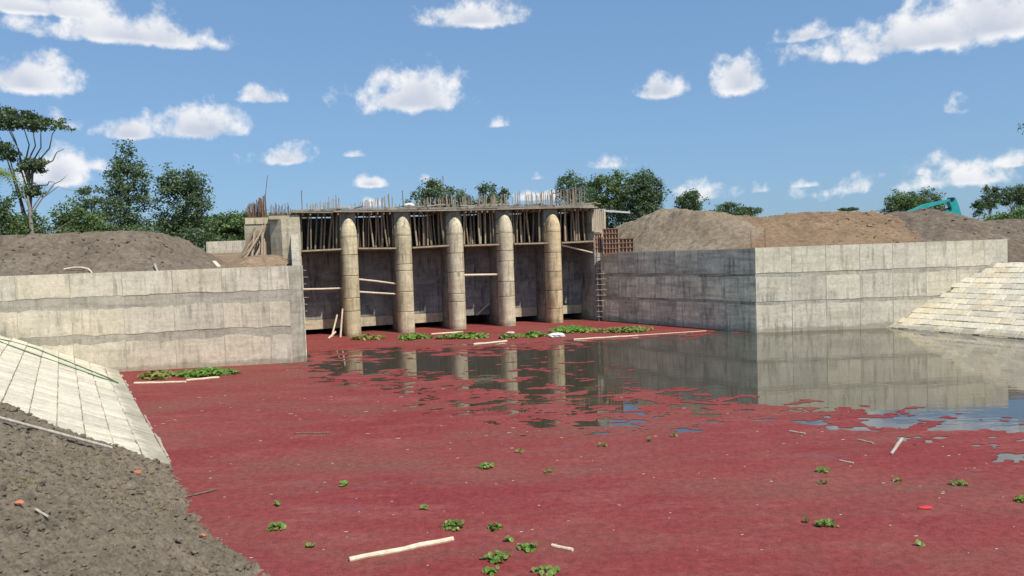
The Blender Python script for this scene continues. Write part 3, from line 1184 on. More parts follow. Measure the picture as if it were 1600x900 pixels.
# struts and poles in the bays
for (p, q, r, lab) in [
        (G(XL + .02, .25, 2.62), G(-PR - .02, .3, 2.58), .05, 'pale round pole spanning the leftmost bay at mid height'),
        (G(PR + .02, .2, 3.02), G(SP - PR - .02, .25, 2.68), .05, 'upper of two pale poles spanning the second bay, sloping down to the right'),
        (G(PR + .02, .2, 2.34), G(SP - PR - .02, .25, 2.12), .05, 'lower of two pale poles spanning the second bay from the left'),
        (G(2 * SP + PR + .02, .2, 3.0), G(3 * SP - PR + .05, .2, 2.95), .065, 'pale pole across the fourth bay at mid height'),
        (G(4 * SP + PR + .02, -.05, 4.52), G(XR + .1, .1, 3.96), .05, 'pale pole slanting down to the right across the rightmost bay'),
        (G(-.72, -.3, -.05), G(-.52, -.1, 1.5), .05, 'pale stick leaning against the left side of the leftmost pier'),
        (G(-1.15, .1, -.05), G(-.75, .6, 1.15), .05, 'darker stick leaning left of the leftmost pier, nearer the bay'),
        (G(-1.35, -.5, .0), G(-.95, -.35, .32), .06, 'short pale stump at the foot of the leftmost pier'),
        (G(3 * SP + PR - .9 - PR * 2, 2.0, .55), G(3 * SP - PR - .12, 2.0, 1.2), .05, 'short pale batten at the foot of the fourth bay')]:
    P, Q = Vector(p), Vector(q)
    mid = P.lerp(Q, .5) + Vector((0, 0, random.uniform(-.02, .02)))
    tag(build('wooden_pole', MB().tube([P, mid, Q], [r, r * .95, r * .85], 8), M['pale_timber'], origin=tuple(P)), lab, 'pole')

# leaning pile of poles at the left abutment
random.seed(41)
for i in range(15):
    top = Vector(G(-4.6 + random.uniform(-.3, .55), .95 + random.uniform(-.1, .15), 5.75 + random.uniform(-.6, .5)))
    foot = Vector(G(-5.9 + i * .13 + random.uniform(-.1, .1), -.5 + random.uniform(-.5, .2), 3.95 + random.uniform(0, .2)))
    tag(build('stacked_pole', MB().tube([foot, top], [.06, .045], 7), M['timber'], origin=tuple(foot), color=tuple([random.uniform(.55, 1.1)] * 3)),
        'brown timber pole leaning on the left abutment, foot %s from the left in the heap' % ORD[i], 'pole', 'poles leaning on the left abutment')


# steel formwork panels standing above the shaded wing wall
def shutter(x, y, z, w, h, lab, rz=0.0):
    d = Vector((math.cos(rz), math.sin(rz), 0))
    nn = Vector((d.y, -d.x, 0))
    t = thing('steel_shutter', (x, y, z), lab, 'formwork panel', 'steel formwork panels')
    o0 = Vector((x, y, z))
    P = lambda a, b, c: tuple(o0 + d * a + nn * b + Vector((0, 0, c)))
    build('plate', MB().box(0, w, -.01, .01, 0, h, lambda a, b, c: P(a, b, c)), M['shutter'], t, color=(.62, .55, .5))
    nv, nh = max(3, int(w / .17)), max(3, int(h / .24))
    for i in range(nv + 1):
        a = w * i / nv
        build('rib', MB().bar(P(a, .04, 0), P(a, .04, h), .025, .05, tuple(d)), M['bar'], t, color=(1.2, 1.0, .85))
    for j in range(nh + 1):
        c = h * j / nh
        build('rib', MB().bar(P(-.02, .055, c), P(w + .02, .055, c), .05, .025), M['bar'], t, color=(1.0, .8, .7))


shutter(5.35, 44.2, 3.92, .86, 1.42, 'tall rusty steel formwork panel standing on the wing wall beside the deck', -.2)
shutter(6.25, 44.1, 3.98, .80, .78, 'low rusty steel formwork panel right of the tall one on the wing wall', -.2)
shutter(4.86, 44.4, 4.0, .42, 1.1, 'narrow rusty steel formwork panel tucked left of the tall one', .3)
lad = thing('rebar_ladder', (5.02, 44.75, .1), 'ladder of thin steel bars at the sluice end of the shaded wing wall', 'ladder')
for dx in (.0, .34):
    build('rail', MB().tube([(5.02 + dx, 44.72 - dx * .6, 0), (4.98 + dx, 44.75 - dx * .6, 4.2)], .022, 6), M['bar'], lad)
for i in range(13):
    z = .25 + i * .315
    build('rung', MB().tube([(4.92, 44.76, z), (5.46 + .04 * math.sin(i * 3), 44.42, z + .01)], .019, 6), M['bar'], lad, color=(1.5, 1.45, 1.3))
for (x, y, z0, z1, lab) in [(11.95, 38.2, 3.9, 4.85, 'thin rusty bar standing behind the wall corner, left one of two'),
                            (12.75, 38.5, 3.9, 4.95, 'thin rusty bar standing behind the wall corner, right one of two')]:
    tag(build('steel_bar', MB().tube([(x, y, z0), (x, y, z1)], .016, 5), M['rust'], origin=(x, y, z0)), lab, 'bar')
# cement bags and white things on the deck
random.seed(4)
b1 = MB().lump(G(px2x(645), .3, 6.97), .25, 9, 5, .1, (1.5, .8, .5))
tag(build('cement_bag', b1, M['white'], smooth=True), 'white sack lying on the deck edge above the second pier', 'sack')
tag(build('white_plank', MB().bar((5.55, 44.9, 6.42), (6.95, 44.5, 6.25), .3, .1), M['white']), 'white plank resting on the earth mound right of the deck', 'plank')
tag(build('formwork_wedge', MB().add([(6.9, 44.1, 3.97), (7.9, 43.2, 3.97), (6.9, 44.3, 3.97), (6.9, 44.1, 4.55), (6.9, 44.3, 4.55), (7.9, 43.35, 3.99)],
                                     [(0, 1, 3), (2, 4, 5), (0, 3, 4, 2), (3, 1, 5, 4), (0, 2, 5, 1)]), M['pale_timber']),
    'pale triangular board lying on the wing wall beside the low formwork panel', 'board')


# ------------------------------------------------------------------ earth mounds
def rough(X, Y, a, s, seed):
    return (fbm(X * s, Y * s, 5, seed, .58) - .5) * 2 * a


def left_mound(X, Y):
    yw = 31.3 + .1445 * (X + 8.75)
    f = np.clip((Y - yw - .3) / 4.9, 0, 1)
    f = f - .12 * f * f * (1 - f)
    g = 1 - np.clip((X + .25 * (Y - 36) + .5 * rough(X, Y, 1, .5, 3) + 16.9) / 3.1, 0, 1)
    h = 2.05 * f * g
    crest = 1 - .6 * sstep(.85, 1, f * g)
    gul = np.abs(fbm(X * .9, Y * .25, 3, 14) - .5)
    return 3.72 + h - .32 * sstep(.07, 0, gul) * f * g * crest + rough(X, Y, .16, 1.3, 5) * (.3 + f) * crest + rough(X, Y, .11, 4, 9) * (.3 + f) * crest


structure(heightfield('earth_mound', np.arange(-34, -11.5, .11), np.arange(28, 44, .11), left_mound, M['soil_grey'],
                      keep=lambda X, Y: Y > 31.3 + .1445 * (X + 8.75) + .25))


def brown_pile(X, Y):
    r = np.hypot((X + 12.6) / 2.4, (Y - 38.6) / 2.6)
    ramp = .85 * sstep(40, 60, Y) + .35 * sstep(36, 41, Y)
    return 3.7 + .55 * sstep(1, .2, r) + ramp + rough(X, Y, .1, 2, 7)


structure(heightfield('soil_heap', np.arange(-32, -10.9, .16), np.arange(34, 64, .16), brown_pile, M['soil_brown'],
                      keep=lambda X, Y: (X < -8.64 - (np.minimum(Y, 40.4) - 31.75) * .286 - .5 - np.maximum(0, Y - 40.4) * .33)))


def wing_d(X, Y):        # distance behind the shaded wing wall
    d = Vector((11.455 - 5.25, 36.095 - 45.2)).normalized()
    return -((X - 5.25) * d.y - (Y - 45.2) * d.x)


def gray_mound(X, Y):
    r = np.hypot((X - 10.0) / 1.0, (Y - 46.8) / 1.15)
    c = np.maximum(0, 1 - r / 7.0)
    lump = 2.75 * (1 - np.exp(-2.0 * c)) / (1 - math.exp(-2.0))
    b2 = 2.0 * sstep(4.2, 0, np.hypot(X - 6.6, (Y - 48.6) * .8))
    fr = sstep(.1, 4.6, wing_d(X, Y)) ** .8 * sstep(36.6, 40.5, Y)
    return 3.78 + np.maximum(lump, b2) * fr + rough(X, Y, .22, 1.0, 15) * (.3 + fr) + rough(X, Y, .11, 4.0, 19)


structure(heightfield('earth_mound', np.arange(4.5, 17.5, .1), np.arange(36, 54, .1), gray_mound, M['soil_beige'],
                      keep=lambda X, Y: (wing_d(X, Y) > .3) & (Y > 36.6)))


def orange_mound(X, Y):
    f = sstep(.3, 9.5, Y - 37.2) ** .8
    ridge = 2.15 + .22 * np.sin(X * .55) * 0 + rough(X, X * 0, .22, .5, 25)
    g = sstep(9, 13, X) * (1 - sstep(22.5, 26.5, X + rough(X, Y, 1.2, .5, 27)))
    return 3.68 + ridge * f * g + rough(X, Y, .26, .9, 22) * f + rough(X, Y, .20, 2.6, 23) * f


structure(heightfield('earth_mound', np.arange(10, 28, .12), np.arange(36.9, 52, .12), orange_mound, M['soil_orange'],
                      keep=lambda X, Y: ((X < 22.5) | (Y > 41)) & (wing_d(X, Y) > .35)))


def dark_mound(X, Y):
    f = sstep(.2, 8.2, Y - 37.0) ** .8
    crest = np.interp(X, [18, 20.5, 22.5, 24.5, 27, 31, 36, 60], [.6, 1.3, 1.9, 2.1, 1.38, 1.25, 1.2, 1.2])
    low = -.86 * sstep(22.5, 23.1, X) * sstep(39.5, 36.6, Y)
    return 3.72 + low + crest * f + rough(X, Y, .24, .8, 32) * f + rough(X, Y, .13, 3, 35)


structure(heightfield('earth_mound', np.arange(19, 56, .13), np.arange(20, 54, .13), dark_mound, M['soil_dark'],
                      keep=lambda X, Y: ((Y > 36.9) | ((X > 23.0) & (X > 22.8 + (36 - Y) * .483) & ((X > 23.6) | (Y < 36.2)))) & (X > 19 + rough(X, Y, 1.5, .6, 39) + .25 * (Y - 38))))

# pale stones and clods scattered on the right mounds
random.seed(77)
mb = MB()
for _ in range(160):
    x, y = random.uniform(18, 34), random.uniform(38, 46.5)
    z = max(float(dark_mound(np.array([[x]]), np.array([[y]]))[0, 0]), float(orange_mound(np.array([[x]]), np.array([[y]]))[0, 0]))
    mb.lump((x, y, z + .02), min(.16, .03 + random.expovariate(1 / .03)), 6, 4, .35, (1.2, 1.1, .8))
o = build('soil_clods', mb, M['soil_brown'], origin=(0, 0, 0))
o['kind'] = 'stuff'
tag(o, 'loose brown clods scattered over the right earth mounds', 'clods')
mb = MB()
for _ in range(300):
    x, y = random.uniform(-27, -14.5), random.uniform(30.5, 36)
    if y < left_wall_y(x) + .4:
        continue
    z = float(left_mound(np.array([[x]]), np.array([[y]]))[0, 0])
    mb.lump((x, y, z + .01), min(.1, .02 + random.expovariate(1 / .018)), 6, 4, .35, (1.2, 1.1, .8))
o = build('soil_clods', mb, M['soil_grey'], origin=(0, 0, 0))
o['kind'] = 'stuff'
tag(o, 'loose grey clods scattered over the left earth mound', 'clods')


def on_mound(fn, x, y, dz=0):
    return (x, y, float(fn(np.array([[x]]), np.array([[y]]))[0, 0]) + dz)


def branch(pts, r, lab, m='pale_timber', name='dry_branch'):
    tag(build(name, MB().tube(pts, [r * (1 - .4 * i / len(pts)) for i in range(len(pts))], 7), M[m], origin=tuple(pts[0])), lab, 'branch')


LMz = lambda x, y, d: Vector(on_mound(left_mound, x, y, d))
branch([LMz(-18.2, 31.3, .0), LMz(-17.8, 31.3, .12), LMz(-17.4, 31.2, .14), LMz(-17.1, 31.1, .10), LMz(-16.9, 30.95, .05), LMz(-16.8, 30.8, -.04)], .045,
       'pale bent root arching over the top of the left wall')
branch([LMz(-14.9, 31.9, .0), LMz(-14.75, 31.85, .2), LMz(-14.65, 31.7, .15), LMz(-14.5, 31.5, .05)], .055, 'short forked pale branch on the slope of the left mound', 'bark_pale')
tag(build('pale_plank', MB().bar((-12.9, 33.4, 4.25), (-12.2, 32.1, 4.02), .16, .05), M['pale_timber']), 'pale plank lying at the right foot of the left mound', 'plank')


# ------------------------------------------------------------------ trees
def leaf_cloud(mb_v, mb_f, centers, per, spread, size, flat=1.0, up=.35):
    c = np.asarray(centers, float)
    n = len(c) * per
    P = np.repeat(c, per, 0) + RNG.normal(0, 1, (n, 3)) * np.array([spread, spread, spread * flat])
    nr = RNG.normal(0, 1, (n, 3))
    nr[:, 2] = np.abs(nr[:, 2]) + up
    nr /= np.linalg.norm(nr, axis=1)[:, None]
    t = np.cross(nr, RNG.normal(0, 1, (n, 3)))
    t /= np.linalg.norm(t, axis=1)[:, None]
    b = np.cross(nr, t)
    s = 1.1 * size * RNG.uniform(.55, 1.35, n)[:, None]
    q = np.stack([P - t * s, P + b * s * .55 - t * s * .1, P + t * s, P - b * s * .55 + t * s * .1], 1).reshape(-1, 3)
    k = len(mb_v)
    mb_v.extend(q.tolist())
    mb_f.extend((np.arange(n)[:, None] * 4 + np.arange(4)[None, :] + k).tolist())


def ell_points(c, r, n, hollow=.55):
    d = RNG.normal(0, 1, (n, 3))
    d /= np.linalg.norm(d, axis=1)[:, None]
    rad = hollow + (1 - hollow) * RNG.uniform(0, 1, n) ** .6
    return np.asarray(c) + d * rad[:, None] * np.asarray(r) * (1 + .18 * RNG.normal(0, 1, n))[:, None]


def tree(name, base, h, lobes, label, cat='tree', leaf='leaf_dark', n=90, per=26, spread=.28, size=.16, trunk_r=.16, bark='bark',
         group='trees beyond the sluice', color=None, flat=.8, limbs=True, trunk_to=None, n_limbs=16):
    """lobes: list of (dx, dy, z, rx, ry, rz) relative to the base; clumps shared by volume"""
    bx, by, bz = base
    t = thing(name, base, label, cat, group)
    tot = sum((l[3] * l[4] * l[5]) ** .66 for l in lobes)
    V, F = [], []
    tips = []
    for l in lobes:
        k = max(4, int(1.35 * n * (l[3] * l[4] * l[5]) ** .66 / tot))
        pts = ell_points((bx + l[0], by + l[1], bz + l[2]), l[3:6], k)
        tips += [pts[i] for i in range(0, len(pts), 6)]
        leaf_cloud(V, F, pts, int(per * 1.6), spread * .9, size * .74, flat)
    crown = link('crown', mesh_of('crown', V, F, M[leaf], base), t, base)
    crown['kind'] = 'stuff'
    if color:
        crown.color = (*color, 1)
    mb = MB()
    th = trunk_to or h * .7
    top = Vector((bx + random.gauss(0, .03) * h + lobes[0][0] * .6, by, bz + th))
    pts = [Vector(base) - Vector((0, 0, .5)), Vector(base).lerp(top, .35) + Vector((random.gauss(0, .05), 0, 0)), Vector(base).lerp(top, .7), top]
    mb.tube(pts, [trunk_r, trunk_r * .8, trunk_r * .55, trunk_r * .3], 8)
    if limbs:
        random.shuffle(tips)
        for tp in tips[:n_limbs]:
            s = Vector(base).lerp(top, random.uniform(.35, .95))
            e = Vector(tp)
            m_ = s.lerp(e, .5) + Vector((0, 0, .12 * (e - s).length))
            mb.tube([s, m_, e], [trunk_r * .35, trunk_r * .22, trunk_r * .08], 5)
    build('trunk', mb, M[bark], t, origin=base)
    return t


GZ = 3.8
random.seed(91)
# left group
tree('tall_tree', (-35.6, 72, GZ), 11.4, [(0, 0, 5.2, 2.3, 2.0, 3.2), (.2, 0, 8.3, 1.9, 1.7, 2.0), (0, 0, 10.2, .95, .9, 1.5), (.1, 0, 2.6, 1.8, 1.7, 1.8)],
     'tall cone-topped dark tree, left of the two standing side by side', n=210, per=24, spread=.30, size=.17)
tree('round_tree', (-31.4, 74, GZ), 10, [(.1, 0, 6.0, 2.4, 2.0, 2.6), (-.9, 0, 8.3, 1.3, 1.2, 1.2), (1.0, 0, 7.9, 1.45, 1.2, 1.3), (-.3, 0, 3.2, 1.7, 1.6, 1.8)],
     'broad dark tree with a notched top, right of the two standing side by side', n=210, per=24, spread=.30, size=.17)
ut = tree('umbrella_tree', (-38.0, 60, GZ), 12.5, [(2.1, 0, 11.5, 1.9, 1.4, .42), (.9, 0, 12.0, 1.2, 1.2, .5), (-.2, 0, 11.6, .9, .9, .4), (-1.6, 0, 12.2, 1.5, 1.5, .8), (-1.0, 0, 9.6, 1.2, 1.2, .8), (1.1, 0, 8.4, 1.1, 1.0, .55), (.9, 0, 6.4, .9, .8, .5)],
          'tall umbrella-crowned tree with bare branches at the left edge', n=200, per=26, spread=.2, size=.14, trunk_r=.2, flat=.5, leaf='leaf_dark', trunk_to=8.2, n_limbs=4)
mb = MB()
for e in [(-34.6, 60, 15.2), (-35.7, 60, 15.3), (-37.2, 60, 15.5), (-34.3, 60, 13.4), (-34.9, 59.5, 10.8), (-38.6, 60, 15.6), (-36.4, 60, 15.2)]:
    s = Vector((-37.3, 60, 9.8 + random.uniform(0, 1.6)))
    e = Vector(e)
    mb.tube([s, s.lerp(e, .25) + Vector((-.1, 0, .35)), s.lerp(e, .6) + Vector((.25, 0, .1)), s.lerp(e, .82) + Vector((-.05, 0, .2)), e], [.085, .07, .05, .035, .02], 5)
build('branch', mb, M['bark'], ut, origin=(-38.0, 60, GZ))
tree('leafy_shrub', (-39.2, 58, GZ), 6.5, [(0, 0, 3.4, 2.6, 2, 2.6), (2.6, 0, 2.6, 1.6, 1.6, 1.9), (-1.5, 0, 5.5, 1.6, 1.4, 1.8)],
     'dense dark shrub thicket at the left edge below the umbrella tree', 'shrub', n=330, per=26, spread=.26, size=.15, leaf='leaf_mid')
tree('leafy_shrub', (-34.2, 61, GZ), 6, [(0, 0, 3.0, 1.9, 1.6, 2.3), (1.6, 0, 2.4, 1.3, 1.3, 1.5)],
     'dense green shrub between the bare pale tree and the wispy tree', 'shrub', n=240, per=26, spread=.26, size=.15, leaf='leaf_mid')
tree('wispy_tree', (-36.0, 67, GZ), 8, [(-.3, 0, 6.9, 1.1, 1, .3), (.9, 0, 6.1, 1.8, 1, .35), (-1.2, 0, 5.7, 1.0, 1, .35), (.4, 0, 4.6, 1.6, 1, .45), (1.2, 0, 3.4, 1.4, 1, .5)],
     'wispy layered tree with gaps, left of the tall cone-topped tree', n=90, per=20, spread=.24, size=.13, trunk_r=.1, flat=.5)
tree('low_shrub', (-31.6, 66, GZ), 4, [(0, 0, 2.1, 2.2, 1.5, 1.5), (-2.8, 0, 1.9, 1.6, 1.4, 1.3)],
     'low shrubs at the feet of the two tall dark trees', 'shrub', n=120, per=24, spread=.25, size=.15, leaf='leaf_mid')
tree('low_shrub', (-27.2, 66, GZ), 3.6, [(0, 0, 1.8, 2.4, 1.5, 1.5)],
     'low dark shrub right of the broad notched tree', 'shrub', n=90, per=24, spread=.25, size=.15, leaf='leaf_dark')
bare = thing('bare_tree', (-35.4, 57, GZ), 'bare pale tree with crooked leafless boughs behind the left mound', 'tree')
mb = MB()
b0 = Vector((-35.4, 57, GZ - .3))
mb.tube([b0, b0 + Vector((.05, 0, 3.0)), b0 + Vector((.0, 0, 5.2)), b0 + Vector((-.1, 0, 6.1))], [.19, .16, .11, .05], 7)
build('trunk', mb, M['bark_grey'], bare, origin=(-35.4, 57, GZ))
for a, b_, c, d in [((0, 0, 4.6), (1.0, 0, 5.9), (2.2, 0, 6.7), (3.4, 0, 6.3)), ((0, 0, 4.9), (.6, 0, 5.7), (1.1, 0, 6.3), (1.3, 0, 7.0)),
                    ((.6, 0, .6), (1.0, 0, 2.2), (1.9, 0, 3.5), (3.4, 0, 4.4)), ((0, 0, 5.0), (-.4, 0, 6.3), (-.3, 0, 7.4), (.1, 0, 8.0)), ((1.2, 0, 6.05), (1.9, 0, 6.9), (2.4, 0, 7.1), (2.9, 0, 7.5))]:
    build('bough', MB().tube([b0 + Vector(a), b0 + Vector(b_), b0 + Vector(c), b0 + Vector(d)], [.05, .04, .028, .012], 6), M['bark_grey'], bare, origin=(-35.4, 57, GZ))

# palm at the left edge
palm = thing('palm_tree', (-38.6, 57.5, GZ), 'palm with drooping yellow-green fronds at the left edge', 'palm')
build('trunk', MB().tube([(-38.6, 57.5, GZ - .4), (-38.4, 57.5, 8), (-38.2, 57.5, 11.4)], [.17, .14, .12], 8), M['bark'], palm, origin=(-38.6, 57.5, GZ))
for k in range(15):
    az = 2 * math.pi * k / 15 + random.uniform(-.2, .2)
    V, F = [], []
    c = Vector((-38.2, 57.5, 11.4))
    Lf, rise = random.uniform(2.2, 3.0), random.uniform(.2, 1.2)
    prev = None
    for i in range(14):
        t = (i + 1) / 14
        p = c + Vector((math.cos(az) * Lf * t, math.sin(az) * Lf * t, rise * t * 2 - 2.9 * t * t))
        side = Vector((-math.sin(az), math.cos(az), 0))
        w = .55 * math.sin(math.pi * min(1, t * .9 + .1)) + .05
        fw = Vector((math.cos(az), math.sin(az), -1)) * .16
        for sg in (-1, 1):
            kk = len(V)
            V += [tuple(p), tuple(p + fw * .4), tuple(p + side * sg * w + fw + Vector((0, 0, -.25 * w)))]
            F.append((kk, kk + 1, kk + 2))
        if prev:
            kk = len(V)
            V += [tuple(prev - side * .02), tuple(prev + side * .02), tuple(p + side * .02), tuple(p - side * .02)]
            F.append((kk, kk + 1, kk + 2, kk + 3))
        prev = p
    fo = link('frond', mesh_of('frond', V, F, M['leaf_light'], tuple(c)), palm, tuple(c))
    fo.color = (1.1, 1.05, .9, 1)

# far grove behind the gap on the left
for (x, y, w, h, lab) in [(-52, 128, 6.5, 8.2, 'leftmost'), (-45, 130, 7, 8.6, 'middle'), (-38.5, 126, 6, 7.8, 'rightmost')]:
    tree('spreading_tree', (x, y, GZ), h, [(0, 0, h * .8, w, 4, 1.3), (0, 0, h * .45, w * .95, 4, 2.4)],
         '%s of the three far spreading trees seen left of the abutment' % lab, n=420, per=24, spread=.45, size=.3, leaf='leaf_mid', group='far spreading trees')
# behind the deck
tree('bushy_tree', (-7.4, 85, GZ), 9, [(-.3, 0, 6.4, 2.7, 2, 1.9), (-1.0, 0, 7.5, 1.0, 1, 1.1), (1.6, 0, 5.6, 1.8, 1.5, 1.4)],
     'bushy dark tree behind the deck above the third pier', n=150, per=24, spread=.28, size=.17)
tree('bushy_tree', (-1.9, 85, GZ), 8.6, [(-.5, 0, 7.0, .9, .9, .95), (1.2, 0, 6.6, .8, .8, .8), (.2, 0, 5.6, 2.2, 1.5, 1.0)],
     'small two-headed tree behind the deck above the fourth pier', n=80, per=24, spread=.24, size=.16)
tree('bushy_tree', (7.4, 88, GZ), 9.4, [(-.4, 0, 7.6, 1.6, 1.4, 1.3), (.3, 0, 5.6, 1.9, 1.6, 1.9)],
     'loose tree above the right end of the deck, leftmost of the big clump', n=100, per=22, spread=.3, size=.17)
tree('bushy_tree', (11.6, 90, GZ), 9.8, [(-.8, 0, 7.0, 1.9, 1.6, 2.2), (1.3, 0, 7.2, 1.5, 1.4, 2.0), (0, 0, 4.6, 2.6, 2, 2.0)],
     'broad olive tree right of the deck, middle of the big clump', n=200, per=24, spread=.3, size=.18, leaf='leaf_mid')
tree('bushy_tree', (15.4, 86, GZ), 9.6, [(-.3, 0, 7.5, 1.6, 1.4, 1.5), (.1, 0, 5.4, 1.8, 1.5, 2.2), (-1.0, 0, 4.6, 1.6, 1.5, 2.0)],
     'dense dark tree behind the grey mound, rightmost of the big clump', n=220, per=24, spread=.28, size=.17)
tree('bushy_tree', (21.2, 90, GZ), 7.4, [(-.2, 0, 5.2, 1.35, 1.2, 1.2), (.2, 0, 6.1, .7, .7, .6)],
     'small round tree alone right of the big clump', n=80, per=24, spread=.26, size=.16)
tree('spreading_tree', (37.5, 130, GZ), 7.6, [(0, 0, 5.6, 4.8, 3, .9), (-.6, 0, 6.9, 1.8, 1.5, .4), (2.4, 0, 6.2, 1.2, 1, .3)],
     'far flat-topped tree behind the orange mound', n=130, per=22, spread=.32, size=.2, flat=.5)
tree('spreading_tree', (66, 150, GZ), 7, [(0, 0, 6.5, 1.9, 1.4, .28)], 'tiny far umbrella tree on the skyline above the orange mound', n=30, per=22, spread=.24, size=.18, flat=.4, trunk_r=.1)
tree('low_shrub', (48, 135, GZ), 4, [(0, 0, 3.6, 6, 2, .8)], 'low far shrub line behind the orange mound', 'shrub', n=80, per=20, spread=.35, size=.2)
tree('bushy_tree', (48.6, 95, GZ), 6.3, [(-.6, 0, 4.6, 1.6, 1.3, 1.4), (1.4, 0, 4.4, 1.8, 1.4, 1.0)],
     'light green tree left of the teal excavator arm', n=110, per=24, spread=.26, size=.16, leaf='leaf_mid')
tree('bushy_tree', (52.6, 97, GZ), 6.6, [(0, 0, 5.2, 1.5, 1.2, 1.2), (-2.0, 0, 5.4, .5, .5, .7), (0, 0, 3.6, 2.2, 1.4, 1.2)],
     'dark tree rising just behind the teal excavator arm', n=110, per=24, spread=.26, size=.16)
tree('slim_tree', (59.3, 95, GZ), 6.7, [(-.45, 0, 5.2, .45, .5, 1.4), (.5, 0, 5.2, .5, .5, 1.5), (-1.3, 0, 3.9, .7, .6, .9)],
     'slim twin-stemmed dark tree right of the excavator arm', n=80, per=22, spread=.2, size=.14, trunk_r=.1)
tree('slim_tree', (63.4, 97, GZ), 6.6, [(-.8, 0, 5.2, .9, .7, 1.1), (.8, 0, 5.4, .8, .7, 1.1), (1.6, 0, 4.6, .9, .7, 1.1)],
     'dark round-headed tree at the right edge above the bushes', n=100, per=22, spread=.22, size=.15, trunk_r=.1)
for (x, y, w, h, lab) in [(47.6, 82, 2.0, 1.9, 'lowest green bush, nearest to the excavator arm'), (51.5, 80, 2.4, 2.7, 'middle green bush right of the excavator arm'),
                          (55.6, 80, 2.6, 3.6, 'tallest green bush at the right edge of the view')]:
    tree('green_bush', (x, y, GZ), h, [(0, 0, h * .5, w, 1.6, h * .52)], lab, 'bush', n=110, per=26, spread=.24, size=.15, leaf='leaf_light', group='bushes at the right edge', limbs=False)
tree('tall_tree', (50.5, 72, GZ), 12, [(0, 0, 9.8, 2.0, 2, 1.2), (1.2, 0, 7.5, 2.2, 2, 2.4)], 'tall tree just reaching into the right edge of the sky', n=110, per=24, spread=.26, size=.16)

# ------------------------------------------------------------------ excavator behind the right mound
ex = thing('excavator', (30.5, 62, 3.2), 'teal excavator behind the right mound with only its folded arm showing', 'excavator')
E0 = Vector((30.5, 62, 3.2))


def prism(pts, y0, y1):
    n = len(pts)
    vs = [(E0.x + x, E0.y + y0, E0.z + z) for x, z in pts] + [(E0.x + x, E0.y + y1, E0.z + z) for x, z in pts]
    fs = [tuple(range(n)), tuple(range(n, 2 * n))[::-1]] + [(i, n + i, n + (i + 1) % n, (i + 1) % n) for i in range(n)]
    return MB().add(vs, fs)


for s in (-1, 1):
    tr = build('track', prism([(-1.9, .2), (-1.6, 0), (1.6, 0), (1.9, .2), (1.9, .5), (1.6, .7), (-1.6, .7), (-1.9, .5)], s * 1.0 - .25, s * 1.0 + .25), M['dark_metal'], ex)
build('house', prism([(-2.0, .85), (1.2, .85), (1.2, 1.3), (.3, 1.8), (-2.0, 1.9)], -1.1, 1.1), M['teal'], ex)
cab = build('cab', prism([(.1, .9), (1.4, .9), (1.35, 1.7), (1.0, 2.55), (.1, 2.6)], -1.1, -.1), M['teal'], ex)
build('window', prism([(.25, 1.5), (1.3, 1.5), (.95, 2.4), (.25, 2.4)], -1.115, -.085), M['glass'], cab)
build('boom', prism([(.5, 1.0), (1.0, 1.0), (2.2, 2.9), (3.2, 3.42), (5.25, 3.92), (5.25, 4.10), (3.1, 3.72), (1.7, 3.2)], .1, .5), M['teal'], ex)
build('stick', prism([(4.95, 3.85), (5.15, 4.18), (5.45, 4.15), (5.75, 3.4), (5.95, 2.6), (5.85, 2.2), (5.35, 2.3), (5.05, 2.75), (5.15, 3.3)], .05, .55), M['teal'], ex)
build('pin', MB().tube([(E0.x + 5.2, E0.y - .02, E0.z + 4.03), (E0.x + 5.2, E0.y + .62, E0.z + 4.03)], .14, 10), M['dark_metal'], ex)
build('link_plate', prism([(4.0, 2.85), (4.7, 3.1), (5.1, 3.05), (5.1, 2.8), (4.3, 2.5), (4.0, 2.6)], .0, .6), M['teal'], ex)
build('cylinder', MB().tube([(E0.x + 2.4, E0.y + .3, E0.z + 2.6), (E0.x + 3.7, E0.y + .3, E0.z + 2.85)], .1, 8), M['dark_metal'], ex)
build('piston_rod', MB().tube([(E0.x + 3.6, E0.y + .3, E0.z + 2.8), (E0.x + 4.1, E0.y + .3, E0.z + 2.72)], .06, 8), M['chrome'], ex)
build('arm_cylinder', MB().tube([(E0.x + 4.1, E0.y + .3, E0.z + 3.15), (E0.x + 5.1, E0.y + .3, E0.z + 3.3)], .08, 8), M['dark_metal'], ex)
build('bucket', prism([(5.3, 2.25), (5.95, 2.15), (6.0, 1.4), (5.4, .9), (4.8, 1.0), (4.9, 1.3), (5.3, 1.5)], -.2, .8), M['dark_metal'], ex)


